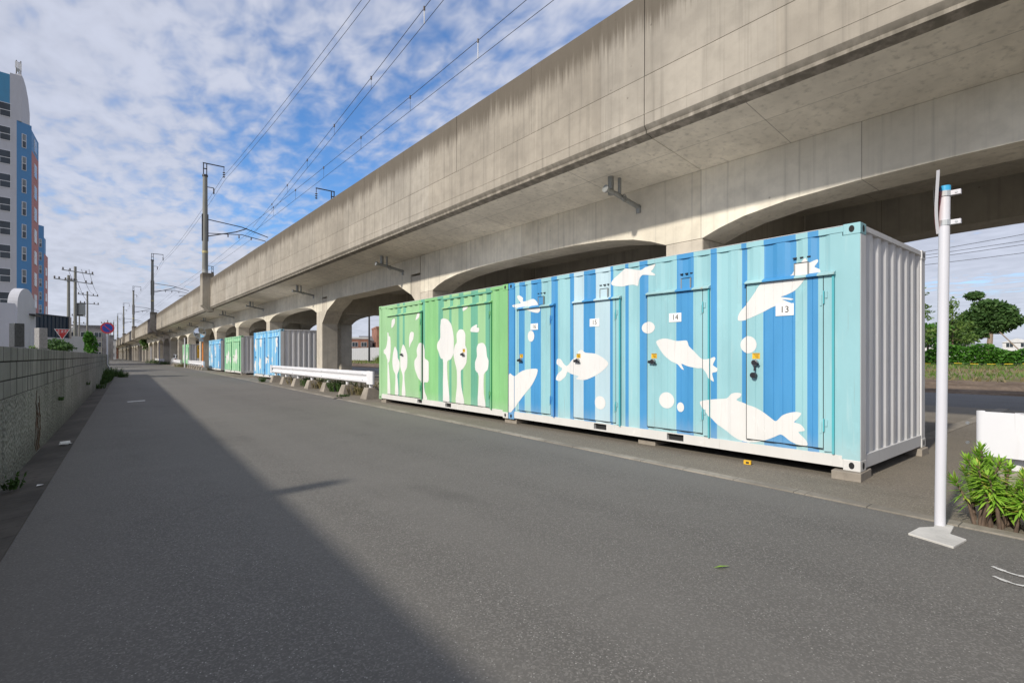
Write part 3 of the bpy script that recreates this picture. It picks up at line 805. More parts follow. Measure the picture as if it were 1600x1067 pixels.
LB = {'B':M['blue'],'L':M['light'],'P':M['pale']}
ST = [(-1,'L'),(.395,'B'),(.506,'L'),(.631,'B'),(.99,'L'),(1.197,'B'),(1.261,'L'),(1.582,'B'),(1.666,'L'),(1.909,'B'),(2.164,'L'),(2.641,'B'),(2.781,'L'),(2.982,'B'),(3.043,'L'),(3.275,'B'),(3.328,'P'),(3.635,'B'),(3.883,'P'),(4.108,'B'),(4.211,'L'),(4.512,'B'),(4.656,'L'),(4.915,'B'),(5.192,'L'),(5.364,'B'),(5.531,'L'),(5.653,'B')]
FISH = {
'A':[(1.81,.609),(1.633,.649),(1.463,.671),(1.393,.732),(1.331,.751),(1.27,.744),(1.278,.702),(1.323,.662),(1.225,.625),(1.093,.591),(.993,.542),(.909,.486),(.844,.448),(.774,.52),(.695,.558),(.618,.574),(.567,.561),(.605,.501),(.643,.457),(.573,.437),(.529,.375),(.598,.351),(.554,.305),(.511,.257),(.507,.211),(.592,.206),(.682,.235),(.747,.281),(.794,.3),(.868,.259),(.965,.212),(1.078,.173),(1.21,.156),(1.316,.182),(1.44,.249),(1.568,.326),(1.683,.429),(1.767,.515)],
'B':[(1.304,1.642),(1.297,1.713),(1.25,1.787),(1.172,1.858),(1.095,1.958),(1.05,2.028),(.99,2.082),(.903,2.09),(.789,2.095),(.678,2.133),(.638,2.227),(.584,2.248),(.531,2.297),(.498,2.236),(.416,2.266),(.408,2.237),(.441,2.186),(.39,2.152),(.39,2.105),(.518,2.071),(.571,2.006),(.638,1.942),(.733,1.9),(.789,1.885),(.657,1.853),(.678,1.838),(.775,1.855),(.657,1.787),(.845,1.787),(.99,1.724),(1.141,1.664),(1.234,1.639)],
'C':[(2.488,1.408),(2.392,1.444),(2.303,1.442),(2.163,1.408),(2.048,1.412),(1.998,1.404),(1.972,1.336),(1.898,1.268),(1.789,1.169),(1.7,1.163),(1.619,1.192),(1.602,1.163),(1.637,1.089),(1.578,1.048),(1.585,1.003),(1.647,.982),(1.623,.879),(1.672,.903),(1.728,.99),(1.778,1.044),(1.843,1.043),(1.991,1.067),(2.086,1.1),(2.048,1.022),(2.086,1.032),(2.144,1.092),(2.242,1.132),(2.363,1.219),(2.446,1.325)],
'D':[(4.559,.796),(4.512,.897),(4.417,.948),(4.394,.998),(4.536,1.062),(4.526,1.151),(4.417,1.145),(4.302,1.032),(4.144,1.146),(4.012,1.194),(4.003,1.273),(3.926,1.304),(3.841,1.257),(3.635,1.241),(3.475,1.18),(3.359,1.091),(3.436,1.001),(3.594,.907),(3.799,.829),(3.926,.812),(4.055,.83),(3.99,.873),(4.188,.906),(4.279,.935),(4.325,.853),(4.441,.774)],
'E':[(3.313,2.332),(3.245,2.398),(3.134,2.472),(3.043,2.51),(2.954,2.491),(2.764,2.452),(2.679,2.483),(2.515,2.507),(2.548,2.451),(2.597,2.411),(2.522,2.366),(2.532,2.346),(2.73,2.378),(2.798,2.303),(2.822,2.229),(2.919,2.26),(3.098,2.25),(3.283,2.284)],
'F':[(5.734,2.163),(5.635,2.181),(5.493,2.191),(5.578,2.277),(5.595,2.333),(5.522,2.337),(5.438,2.283),(5.438,2.219),(5.273,2.223),(5.139,2.239),(5.008,2.142),(4.931,2.033),(4.982,1.978),(5.113,1.993),(5.273,2.039),(5.438,2.104),(5.55,2.095),(5.693,2.13)],
'G':[(5.838,.842),(5.676,.821),(5.438,.925),(5.219,.965),(5.008,.969),(5.034,.848),(5.166,.669),(5.382,.482),(5.578,.307),(5.838,.123)]}
mur = [smooth_poly(p) for p in FISH.values()]+[ell(1.173,1.34,.105,.105),ell(2.317,.591,.122,.112),ell(2.098,.513,.054,.065),ell(2.626,1.609,.117,.085),ell(3.528,.471,.111,.105),ell(5.182,1.564,.09,.1)]
D4 = [dict(y0=.348,y1=1.189,z0=.205,z1=2.07,hinge=.09,vent=(.493,.644,2.10,2.25),ventc='W',padlock=True),
      dict(y0=1.777,y1=2.637,z0=.2,z1=2.07,hinge=.08,vent=(1.945,2.091,2.10,2.25)),
      dict(y0=3.22,y1=4.108,z0=.19,z1=2.07,hinge=.07,vent=(3.372,3.535,2.10,2.255)),
      dict(y0=4.67,y1=5.57,z0=.19,z1=2.07,hinge=.075,vent=(4.845,4.99,2.12,2.265))]
P4 = [('13',(.646,1.666,.845,1.802)),('14',(2.085,1.668,2.275,1.788)),('15',(3.541,1.672,3.744,1.795)),('16',(4.991,1.676,5.192,1.789))]
sty_b = dict(mats={**LB,'W':M['white']}, jamb=['jamb','jamb','jamb','jamb_blue'], cano=True, depth=.026)
GR = 'painted storage containers along the road'
BZ = .085
container('storage_container','blue striped storage container with white fish, four doors numbered 13 to 16, nearest the camera',(6.12,1.87,BZ),ST,mur,D4,sty_b,GR,0,False,P4)

# green container with white trees
GS = [(-1,'R'),(.57,'D'),(.729,'G'),(1.003,'D'),(1.259,'G'),(1.556,'D'),(1.74,'G'),(2.025,'D'),(2.123,'G'),(2.39,'D'),(2.653,'R'),(3.252,'D'),(3.44,'R'),(3.54,'G'),(4.288,'D'),(4.392,'G'),(4.586,'D'),(4.73,'G')]
TREES = [
[(5.361,1.837),(5.235,1.832),(5.216,1.747),(5.12,1.702),(5.101,1.365),(5.168,1.071),(5.25,1.006),(5.196,.859),(5.12,.19),(5.312,.19),(5.293,1.006),(5.409,1.112),(5.459,1.24),(5.558,1.283),(5.558,1.369),(5.459,1.411),(5.38,1.667)],
[(4.84,1.458),(4.703,1.321),(4.676,1.156),(4.568,1.034),(4.586,.871),(4.703,.704),(4.676,.541),(4.64,.19),(4.84,.19),(4.812,.681),(4.932,.823),(4.998,1.03),(4.951,1.281)],
[(4.366,1.5),(4.236,1.397),(4.134,1.198),(4.151,.919),(4.288,.777),(4.288,.556),(4.236,.19),(4.444,.19),(4.392,.633),(4.436,.773),(4.524,.913),(4.524,1.197),(4.453,1.4)],
[(3.522,1.516),(3.344,1.508),(3.267,1.349),(3.252,1.142),(3.101,1.049),(3.087,.677),(3.161,.569),(3.29,.557),(3.267,.369),(3.191,.16),(3.367,.16),(3.367,.535),(3.562,.661),(3.737,.888),(3.754,1.081),(3.617,1.198),(3.641,1.352)],
[(2.39,2.063),(2.189,2.023),(2.025,1.893),(1.929,1.612),(1.942,1.268),(2.058,1.129),(2.202,1.075),(2.189,.707),(2.11,.16),(2.404,.16),(2.376,1.056),(2.562,1.162),(2.681,1.38),(2.667,1.524),(2.576,1.631),(2.576,1.883),(2.527,2.024)],
[(1.709,1.776),(1.556,1.77),(1.466,1.666),(1.466,1.433),(1.406,1.332),(1.424,1.066),(1.556,.93),(1.648,.861),(1.617,.524),(1.508,.16),(1.847,.16),(1.803,.515),(1.803,.874),(1.897,1.095),(1.942,1.268),(1.878,1.439),(1.803,1.506),(1.815,1.678)],
[(.975,1.457),(.81,1.47),(.713,1.389),(.675,1.199),(.622,1.105),(.649,.932),(.783,.818),(.783,.437),(.729,.16),(1.003,.16),(.964,.78),(1.087,.907),(1.099,1.069),(1.031,1.199),(1.042,1.361)],
[(5.026,2.16),(4.858,2.2),(4.84,2.087),(4.951,1.989),(5.054,1.96)],[(3.95,1.807),(3.786,1.781),(3.818,1.626),(3.95,1.512),(4.033,1.415),(4.033,1.671)],
[(3.601,2.255),(3.499,2.26),(3.515,2.154),(3.697,2.095)],[(1.556,2.247),(1.377,2.261),(1.406,2.213),(1.556,2.173)],
[(1.231,1.806),(1.031,1.862),(1.031,1.798),(.947,1.778),(.975,1.699),(1.156,1.705),(1.271,1.726)]]
mg = [smooth_poly(p) for p in TREES]
sty_g = dict(mats={'G':M['green'],'R':M['green_bright'],'D':M['green_dark'],'W':M['white']}, jamb=['jamb_green'], header=True, pockets=((2.06,2.31),(3.39,3.63)))
DG = [dict(y0=.60,y1=2.39,z0=.17,z1=2.27,hinge=.06,lz=1.24),dict(y0=3.46,y1=5.3,z0=.17,z1=2.27,hinge=.06,lz=1.24,sticker=False)]
for d,ly in zip(DG,(1.526,4.392)): d['ly'] = ly
container('storage_container','green storage container with white tree silhouettes, directly behind the blue fish container',(6.12,1.87+CL+.03,BZ),GS,mg,DG,sty_g,GR)

# four more containers tucked between the viaduct columns
def flower(cy, cz, r, seed):
    q = random.Random(seed); a0 = q.uniform(0,6); n = 30
    return [(cy+r*(.62+.38*abs(sin(2.5*(2*pi*i/n)+a0)))*cos(2*pi*i/n)*.8, cz+r*(.62+.38*abs(sin(2.5*(2*pi*i/n)+a0)))*sin(2*pi*i/n)*1.15) for i in range(n)]
D2 = [dict(y0=.5,y1=2.5,z0=.17,z1=2.2,hinge=.06,sticker=False),dict(y0=3.3,y1=5.3,z0=.17,z1=2.2,hinge=.06,sticker=False)]
def stripes(a, b_, seed):
    q = random.Random(seed); y = -1; out = []; k = 0
    while y < CL: out.append((round(y,3),(a,b_)[k%2])); y += q.uniform(.18,.55) if y > 0 else 1.1; k += 1
    return out
sty_b2 = dict(mats={'L':paint('pale_sky_paint',(.30,.56,.72),.5,.06,.15,(.6,.7,.75)),'B':paint('mid_blue_paint',(.12,.38,.66),.5,.06,.15,(.3,.5,.7)),'W':M['white']}, jamb=['jamb_blue'], header=True)
fl1 = [flower(*p) for p in [(.7,1.95,.3,1),(.9,1.5,.16,2),(2.5,1.05,.28,3),(3.0,.95,.2,4),(4.1,2.0,.3,5),(4.3,.75,.36,6),(5.4,1.85,.34,7),(5.5,.6,.32,8),(1.6,1.0,.15,9)]]
container('storage_container','pale blue container with white blossoms, its long grey side showing behind the white guardrail',(7.22,28.0,BZ),stripes('L','B',4),fl1,D2,sty_b2,GR)
sty_g2 = dict(mats={'G':paint('soft_green_paint',(.32,.58,.33),.5,.06,.15,(.5,.65,.45)),'D':paint('mint_green_paint',(.2,.46,.28),.5,.06,.15,(.4,.55,.4)),'W':M['white']}, jamb=['jamb_green'], header=True)
fl2 = [flower(*p) for p in [(1.5,1.2,.5,11),(1.9,1.0,.3,12),(2.4,1.0,.3,15),(4.3,1.2,.4,13),(4.9,1.0,.4,14),(3.6,.9,.26,16)]]
container('storage_container','green container with a big yellow hire sign on its grey end, between two blue containers',(7.47,38.8,BZ),stripes('G','D',6),fl2,D2,sty_g2,GR,0,True)
fl3 = [flower(*p) for p in [(.5,2.1,.3,21),(.9,.5,.3,22),(2.4,1.6,.4,23),(3.0,1.9,.25,24),(4.2,.9,.45,25),(5.3,1.8,.35,26),(4.6,1.3,.25,27),(5.4,.6,.3,28)]]
container('storage_container','small looking blue container with white splashes beside the orange mirror pole',(7.68,47.6,BZ),stripes('B','L',9),fl3,D2,sty_b2,GR)
container('storage_container','farthest green container with a yellow hire sign, beyond the orange mirror pole',(8.0,69.7,BZ),stripes('G','D',12),fl2,D2,sty_g2,GR,0,True)

def blockthing(x, y, sx, sy, h, label, rz=0):
    b = MB(); b.prism([(-sx/2,-sy/2),(sx/2,-sy/2),(sx/2,sy/2),(-sx/2,sy/2)],'z',-.01,h,M['block'])
    o = b.build('concrete_block', bevel=.008, loc=(x,y,0)); o.rotation_euler.z = rz
    tag(o, label, 'concrete block', 'blocks under the containers')
blockthing(6.25,1.99,.40,.27,BZ-.001,'flat concrete block under the near bottom corner of the blue fish container',.06)
blockthing(6.42,4.6,.40,.3,BZ-.028,'concrete block under the middle of the blue fish container')
blockthing(6.38,7.72,.42,.36,BZ-.001,'concrete block under the joint between the blue and green containers')
blockthing(6.36,13.38,.4,.3,BZ-.001,'concrete block under the far corner of the green tree container')
for (x,y,l) in ((7.4,28.1,'concrete block under the near corner of the pale blossom container'),(7.65,38.9,'concrete block under the near corner of the green container with the yellow sign')):
    blockthing(x,y,.3,.3,BZ-.001,l)
blockthing(8.4,1.98,.3,.3,BZ-.001,'concrete block under the back corner of the blue fish container')
# ------------------------------------------------------------------ overhead wires
HZ = [46.4+46*k for k in range(-1,7)]
for j,(dx,lab) in enumerate(((8.0,'left of the two feeder wires carried on the tops of the catenary poles'),(8.2,'right of the two feeder wires carried on the tops of the catenary poles'))):
    wire('feeder_wire', [((dx,HZ[i],15.5-.1*j),(dx,HZ[i+1],15.5-.1*j),.55) for i in range(len(HZ)-1)], .010, lab)
def catenary(x0, x1, y0, y1, zm, zc, labm, labc):
    zs = lambda t,z: z
    wire('messenger_wire', [((x0,y0,zm),(x1,y1,zm),.25)], .010, labm)
    wire('contact_wire', [((x0,y0,zc),(x1,y1,zc),.03)], .009, labc)
catenary(9.7,9.7,.4,46.4,11.75,10.98,'messenger wire over the nearer track between the first poles','contact wire hung below the messenger over the nearer track')
catenary(6.7,10.25,.4,46.4,11.95,11.3,'overlap messenger wire slanting out to the nearest pole','overlap contact wire slanting out below its messenger')
catenary(13.5,13.5,.4,43.2,11.6,10.9,'messenger wire over the far track just above the parapet','contact wire over the far track just above the parapet')
for k in range(1,4):
    y0,y1 = 46.4+46*(k-1),46.4+46*k
    if k > 0:
        catenary(9.9,9.9,y0+46,y1+46,11.75,10.98,'messenger wire in span %s beyond the first pole'%('one two three'.split()[k-1]),'contact wire in span %s beyond the first pole'%('one two three'.split()[k-1])) if k<3 else None
catenary(10.2,9.9,46.4,92.4,11.75,10.98,'messenger wire between the first and second visible poles','contact wire between the first and second visible poles')
# hangers and clamps, each a small rod between messenger and contact wire
gh = 'droppers hanging between overhead wires'
for (x0,x1,zm,zc,lab) in ((9.7,9.7,11.75,10.98,'white'),(6.7,10.25,11.95,11.3,'white')):
    for k,yy in enumerate((13.6,18.2,23,28,33,38)):
        t = (yy-.4)/46.; x = x0+(x1-x0)*t; sg = 1*4*t*(1-t)
        b = MB(); top = zm-.25*sg; bot = zc-.03*sg
        b.tube([VW((x,yy,top-.02)),VW((x,yy,bot))], .016 if k==0 else .006, M['insul_w'] if k==0 else M['wire'], 6)
        b.tube([VW((x,yy,top-.07)),VW((x,yy,top+.05))], .032, M['insul'], 8)
        o = b.build('wire_dropper'); tag(o, 'white dropper rod on the %s overhead wire pair'%('straight' if x0==x1 else 'slanting') if k==0 else 'small dark dropper clamp on an overhead wire', 'wire dropper', gh)
for i,(z0,z1,l) in enumerate(((17.54,17.83,'topmost'),(16.99,16.95,'second from top'),(16.49,16.43,'third from top'),(15.49,15.29,'lowest'))):
    b = MB(); pts = []
    for k in range(25):
        t = -1.6+k*.2; pts.append((100.5-2.2*t,21.8-11.*t, z0+(z1-z0)*t + .12*(t-.4)**2))
    b.tube(pts,.035,M['wire'],5); o = b.build('power_line'); tag(o,'%s power line of four crossing the sky right of the blue container'%l,'power line')

# ------------------------------------------------------------------ guardrails
def guard(y0, y1, x0, x1, feet, label, near_end=True):
    t = thing('guardrail', label, 'guardrail', (x0,y0,0), math.atan2(-(x1-x0),(y1-y0)), 'white guardrails on concrete feet')
    L = math.hypot(x1-x0,y1-y0)
    prof = [(-.005,.455),(-.055,.49),(-.06,.55),(-.005,.61),(-.005,.665),(-.06,.725),(-.055,.79),(-.005,.825),(.004,.825),(-.046,.786),(-.051,.729),(.004,.672),(.004,.603),(-.051,.546),(-.046,.494),(.004,.455)]
    bb = MB()
    for fy in feet: bb.tube([(-.062,fy+.3,.55),(-.075,fy+.3,.55)],.014,M['steel'],8); bb.tube([(-.062,fy+.3,.725),(-.075,fy+.3,.725)],.014,M['steel'],8)
    bb.build('bolts', t)
    b = MB(); b.prism(prof,'y',.32 if near_end else 0,L-.32,M['rail_white']); b.build('beam', t, smooth=True)
    def sleeve(ya, s):
        b = MB(); vs = []; n = 10
        for k in range(n+1):
            a = pi*k/n; vs.append((-.064+.05*(1-cos(a)), ya-s*(.22+.05*sin(a))))
        out = [(-.064,ya+s*.14)]+vs
        b2 = [(x+.006,y+s*.006) for x,y in out]
        for (p,q) in zip(out,out[1:]):
            b.mesh([(p[0],p[1],.445),(q[0],q[1],.445),(q[0],q[1],.835),(p[0],p[1],.835),(p[0]+.007,p[1],.445),(q[0]+.007,q[1],.445),(q[0]+.007,q[1],.835),(p[0]+.007,p[1],.835)],[(0,1,2,3),(4,5,6,7),(0,1,5,4),(3,2,6,7)],M['rail_white'])
        b.prism([(-.064,ya+s*.14),(-.064,ya+s*.02),(-.02,ya-s*.02),(.0,ya+s*.14)],'z',.828,.838,M['rail_white'])
        b.build('end_sleeve', t, smooth=True)
    if near_end: sleeve(.28,1)
    sleeve(L-.28,-1)
    for q,fy in enumerate(feet):
        b = MB(); b.tube([(.09,fy,.28),(.09,fy,.80)], .057, M['rail_white'], 12); b.box(.0,.09,fy-.04,fy+.04,.56,.72,M['rail_white']); b.build('post', t, smooth=False)
        b = MB(); x = .09
        b.mesh([(x-.26,fy-.25,-.02),(x+.26,fy-.25,-.02),(x+.26,fy+.25,-.02),(x-.26,fy+.25,-.02),(x-.15,fy-.17,.33),(x+.15,fy-.17,.33),(x+.15,fy+.17,.33),(x-.15,fy+.17,.33)],
               [(0,3,2,1),(4,5,6,7),(0,1,5,4),(1,2,6,5),(2,3,7,6),(3,0,4,7)],M['block']); b.build('concrete_foot', t, bevel=.015)
    return t
guard(14.35,27.6,6.30,6.68,[.45+2.03*k for k in range(7)],'white guardrail on seven concrete feet beyond the green tree container')
guard(51.5,64.5,7.0,7.35,[.5+2.*k for k in range(7)],'short looking white guardrail beyond the orange mirror pole')
guard(71.,84.,7.3,7.7,[.5+2.*k for k in range(7)],'far white guardrail in front of the parked car')
guard(95,122,7.6,8.2,[.5+2.6*k for k in range(11)],'farthest white guardrail beyond the parked car')
gr_ = guard(-9,.98,6.08,6.14,[9.72,7.7,5.7],'cut off white guardrail end at the right edge behind the green shrub'); gr_.location.z = -.035

# ------------------------------------------------------------------ near sign pole (sign seen edge-on)
t = thing('sign_pole','tall white pole with a bent sign seen edge on, standing in a white concrete pad','road sign',(4.95,.99,0))
b = MB(); b.tube([(0,0,.0),(.0205,-.009,1.15),(.045,-.02,2.53)], .034, M['post_white'], 20); b.build('pole', t, smooth=True)
b = MB(); b.tube([(.045,-.02,2.53),(.045,-.02,2.575)], .036, M['cyan_cap'], 20); b.build('pole_cap', t, smooth=True)
b = MB()   # inverted triangle plate, bowed; plane spans x-z, faces +y
nx, nz = 10, 10; g0 = []
rot = radians(12.3)
for j in range(nz+1):
    v = j/nz; z = 2.22+.43*v; w = .02+.2*v
    for i in range(nx+1):
        u = -1+2*i/nx; x = u*w; bow = .042+.012*sin(v*pi*1.15)+.03*max(0,v-.6)**1.5
        g0.append((.05+x*cos(rot)-0*bow, -.02+bow+x*sin(rot), z))
fs = [(j*(nx+1)+i,j*(nx+1)+i+1,(j+1)*(nx+1)+i+1,(j+1)*(nx+1)+i) for j in range(nz) for i in range(nx)]
b.mesh([(x,y+.009,z) for x,y,z in g0],fs,M['red']); b.mesh([(x,y-.009,z) for x,y,z in g0],fs,M['red'])
edge = [j*(nx+1) for j in range(nz+1)]
b.mesh([(g0[e][0],g0[e][1]-.010,g0[e][2]) for e in edge]+[(g0[e][0],g0[e][1]+.010,g0[e][2]) for e in edge],[(i,i+1,nz+1+i+1,nz+1+i) for i in range(nz)],M['post_white'])
vs,fs2 = text_mesh('止まれ',.12)
b.mesh([(.05-v[0]*cos(rot),.036-v[0]*sin(rot)+.012,2.52+v[1]) for v in vs],fs2,M['plate'])
b.build('sign_plate', t)
for z in (2.295,2.515):
    b = MB(); b.tube([(.045,-.02,z-.02),(.045,-.02,z+.02)], .041, M['signback'], 18); b.box(.03,.062,-.115,-.05,z-.017,z+.017,M['post_white']); b.tube([(.025,-.09,z),(.067,-.09,z)],.009,M['steel'],8)
    b.build('bracket', t)
b = MB()
b.prism([(-.405,.10),(-.497,-.17),(-.243,-.195),(-.185,-.095),(.055,-.072),(.062,.04),(-.08,.02),(-.187,.085)],'z',-.02,.014,M['pad']); b.build('concrete_pad', t, bevel=.005)

# no-parking sign by the wall, pole base curved outward
t = thing('no_parking_sign','round blue and red no parking sign on a white pole at the wall end','road sign',(.50,38.3,0))
b = MB(); b.tube([(.06,-.1,0),(.0,0,.35),(-.18,0,.8),(-.18,0,3.2)], .04, M['post_white'], 12); b.build('pole', t, smooth=True)
b = MB(); c = (-.18,-.06,2.92)
def disc(b, c, r, y, m, n=32): b.face([(c[0]+r*cos(2*pi*i/n), y, c[2]+r*sin(2*pi*i/n)) for i in range(n)], m)
b.tube([(c[0],-.045,c[2]),(c[0],-.06,c[2])], .33, M['signback'], 32)
disc(b,c,.325,-.062,M['red']); disc(b,c,.245,-.064,M['signblue'])
d = .245/2**.5; w = .03
b.face([(c[0]-d-w*.5,-.066,c[2]+d-w*.5),(c[0]-d+w,-.066,c[2]+d+w*.2),(c[0]+d+w*.5,-.066,c[2]-d+w*.5),(c[0]+d-w,-.066,c[2]-d-w*.2)],M['red'])
so = b.build('sign_disc', t); so.rotation_euler.z = 0

# stop sign behind the wall
t = thing('stop_sign','red inverted triangle stop sign on a white post behind the wall','road sign',(-2.2,50.0,0),.3)
b = MB(); b.tube([(0,0,0),(0,0,3.2)], .045, M['post_white'], 10); b.build('pole', t, smooth=True)
b = MB(); Z = 3.26
b.prism([(-.46,Z),(.46,Z),(0,Z-.8)],'y',-.07,-.055,M['plate']); b.face([(-.41,-.072,Z-.03),(.41,-.072,Z-.03),(0,-.072,Z-.74)],M['red'])
vs,fs = text_mesh('止まれ',.26); b.mesh([(v[0]*.85,-.074,Z-.2+v[1]) for v in vs],fs,M['plate']); b.build('sign_plate', t)

# orange convex mirror
t = thing('traffic_mirror','round convex traffic mirror on an orange pole between the containers','traffic mirror',(7.05,52.3,0))
b = MB(); b.tube([(0,0,0),(0,0,3.2)], .055, M['orange'], 12); b.build('pole', t, smooth=True)
b = MB(); vs=[]; 
for j in range(6):
    r = .44*j/5
    for i in range(24): vs.append((-.25+r*cos(2*pi*i/24), -.12-.10*(1-(j/5)**2), 3.3+r*sin(2*pi*i/24)))
b.mesh(vs,[(j*24+i,j*24+(i+1)%24,(j+1)*24+(i+1)%24,(j+1)*24+i) for j in range(5) for i in range(24)],M['mirror']); mo = b.build('mirror_face', t, smooth=True)
b = MB(); b.tube([(-.25+.46*cos(2*pi*i/24),-.10,3.3+.46*sin(2*pi*i/24)) for i in range(25)],.03,M['signback'],8); b.tube([(-.25,-.05,3.3),(0,0,3.1)],.03,M['orange'],8); b.box(-.30,.04,-.08,-.03,2.55,2.8,M['signback']); b.build('mirror_hood', t)
for (x,y,h,l) in ((7.25,66.5,3.2,'slim white post between the far green container and the parked car'),(7.5,101,3.4,'white post far along the road near the second catenary pole'),(7.6,120,3.0,'faint white post farthest along the kerb')):
    b = MB(); b.tube([(0,0,0),(0,0,h)],.07,M['post_white'],10); b.tube([(0,0,h),(0,0,h+.06)],.09,M['post_white'],10); o = b.build('white_post', smooth=True, loc=(x,y,0)); tag(o,l,'post')

# parked car beside the far guardrail
t = thing('parked_car','silver car with dark rear window parked under the viaduct behind the far guardrail','car',(8.75,85.6,0),.0)
def carbody(b, prof, w, m, tum=.0):
    b.prism(prof,'x',-w,w,m)
b = MB(); b.prism([(-2.1,.3),(-2.15,.75),(-2.05,.98),(-1.6,1.02),(1.0,.98),(2.05,.85),(2.15,.6),(2.1,.3)],'x',-.85,.85,M['car']); b.build('body', t, bevel=.06)
b = MB(); b.prism([(-2.0,.98),(-1.75,1.5),(.2,1.52),(1.05,.98)],'x',-.74,.74,M['car']); b.build('cabin', t, bevel=.05)
b = MB(); b.face([(-.64,-2.02,1.03),(.64,-2.02,1.03),(.56,-1.80,1.45),(-.56,-1.80,1.45)],M['carglass']); b.build('rear_window', t)
for s in (-1,1):
    b = MB(); b.face([(s*.755,-1.7,1.05),(s*.755,.75,1.03),(s*.745,.15,1.44),(s*.745,-1.6,1.44)],M['carglass']); b.build('side_window', t)
    b = MB(); b.box(s*.78-.06,s*.78+.06,-2.17,-2.1,.68,.92,M['tail']); b.build('tail_light', t)
    for y in (-1.3,1.3):
        b = MB(); b.tube([(s*.68,y,.31),(s*.86,y,.31)],.31,M['rubber'],18); w = b.build('wheel', t)
        b = MB(); b.tube([(s*.862,y,.31),(s*.868,y,.31)],.19,M['steel'],14); b.build('rim', w)

# ------------------------------------------------------------------ vegetation helpers
def quad(b, c, u, v, m):
    b.face([c-u-v*.15, c-v, c+u*1.0, c+v], m)
def rnd_dir(q):
    z = q.uniform(-1,1); a = q.uniform(0,2*pi); r = (1-z*z)**.5
    return Vector((r*cos(a),r*sin(a),z))
def cloud(b, c, rad, n, size, m, q, shell=.55, flat=0.):
    c = Vector(c)
    for _ in range(n):
        d = rnd_dir(q); k = shell+(1.22-shell)*q.random()**.6
        if q.random() < .25: k = q.random()
        p = c+Vector((d.x*rad[0],d.y*rad[1],d.z*rad[2]))*k
        u = (rnd_dir(q)+d*.3); u.z *= (1-flat); u.normalize(); w = u.cross(rnd_dir(q)).normalized()
        s = size*q.uniform(.6,1.35); quad(b, p, u*s, w*s*.45, m)
def tree(name, label, loc, h, trunk_r, clumps, leaf, size, n, bark='bark', seed=1, group=None, lean=(0,0), flat=.2):
    q = random.Random(seed); t = thing(name, label, 'tree', loc, 0, group)
    b = MB(); top = Vector((lean[0],lean[1],h*.75))
    pts = [(0,0,-.2),(lean[0]*.15,lean[1]*.15,h*.25),(lean[0]*.6,lean[1]*.6,h*.5),tuple(top)]
    b.tube(pts,[trunk_r,trunk_r*.75,trunk_r*.5,trunk_r*.2],M[bark],8)
    for (c,r,k) in clumps:
        base = Vector(pts[2]).lerp(top, min(1,max(-.6,(c[2]-h*.55)/(h*.4)))) if c[2] > h*.35 else Vector(pts[1])
        mid = base.lerp(Vector(c),.5)+Vector((0,0,-.1*h*.2)); b.tube([base,mid,c],[trunk_r*.35,trunk_r*.22,trunk_r*.08],M[bark],6)
    b.build('trunk', t, smooth=True)
    b = MB()
    tot = sum(r[0]*r[1]*r[2] for c,r,k in clumps)
    for (c,r,k) in clumps: cloud(b, c, r, int(n*k), size, leaf, q, .5, flat)
    b.raw('crown', t)
    return t
def bush(name, label, loc, parts, leaf, size, n, seed, cat='shrub', group=None, up=.0):
    q = random.Random(seed); b = MB()
    for (c,r) in parts: cloud(b, c, r, n, size, leaf, q, .45)
    t = b.raw(name, None, loc); return tag(t, label, cat, group)

# green shrub with whorls of narrow leaves at the right edge
def spurge(label, loc, stems, seed):
    q = random.Random(seed); t = thing('leafy_shrub', label, 'shrub', loc)
    sb = MB(); lb = MB()
    for (x,y,h,lx,ly) in stems:
        top = Vector((x+lx,y+ly,h)); base = Vector((x,y,-.02)); mid = base.lerp(top,.5)+Vector((lx*-.2,ly*-.2,0))
        sb.tube([base,mid,top],[.014,.011,.006],M['bark'],7)
        ax = (top-mid).normalized(); nl = int(46+h*60)
        for k in range(nl):
            f = k/nl; L0 = min(.27,h*.6)*q.uniform(.7,1.1); p = top-ax*(L0*(1-f)**1.0); a = k*2.399+q.uniform(-.3,.3)
            s = ax.cross(Vector((1,0,.1))).normalized(); w = ax.cross(s); rad = s*cos(a)+w*sin(a)
            el = -.15+1.25*f**1.5+q.uniform(-.15,.15); dirv = (rad*cos(el)+ax*sin(el)).normalized()
            ln = (.125-.055*f)*q.uniform(.8,1.15); side = dirv.cross(ax).normalized()*(.0085)*q.uniform(.7,1.2)
            droop = Vector((0,0,-.022*(1-f)))
            p1 = p+dirv*ln*.5; p2 = p+dirv*ln+droop; nn = dirv.cross(side).normalized()*.003
            lb.face([p-side*.4,p1-side+nn,p2,p1+side+nn,p+side*.4],M['leaf'])
    sb.build('stems', t, smooth=True); lb.raw('foliage', t)
q = random.Random(5)
st = []
for k in range(26):
    st.append((q.uniform(-.10,.18),q.uniform(-.14,.12),q.uniform(.26,.52) if k > 8 else q.uniform(.14,.32),q.uniform(-.12,.12),q.uniform(-.12,.13)))
st += [(-.04,.03,.60,.0,.02),(.06,.06,.54,.02,.03)]
spurge('upright bright green shrub with narrow leaves, right of the white sign pole',(5.27,.75,0),st,8)
spurge('lower clump of narrow green leaves at the right picture edge beside the shrub',(5.32,.46,0),[(q.uniform(-.2,.2),q.uniform(-.16,.12),q.uniform(.25,.44),q.uniform(-.08,.08),q.uniform(-.08,.08)) for _ in range(14)],9)

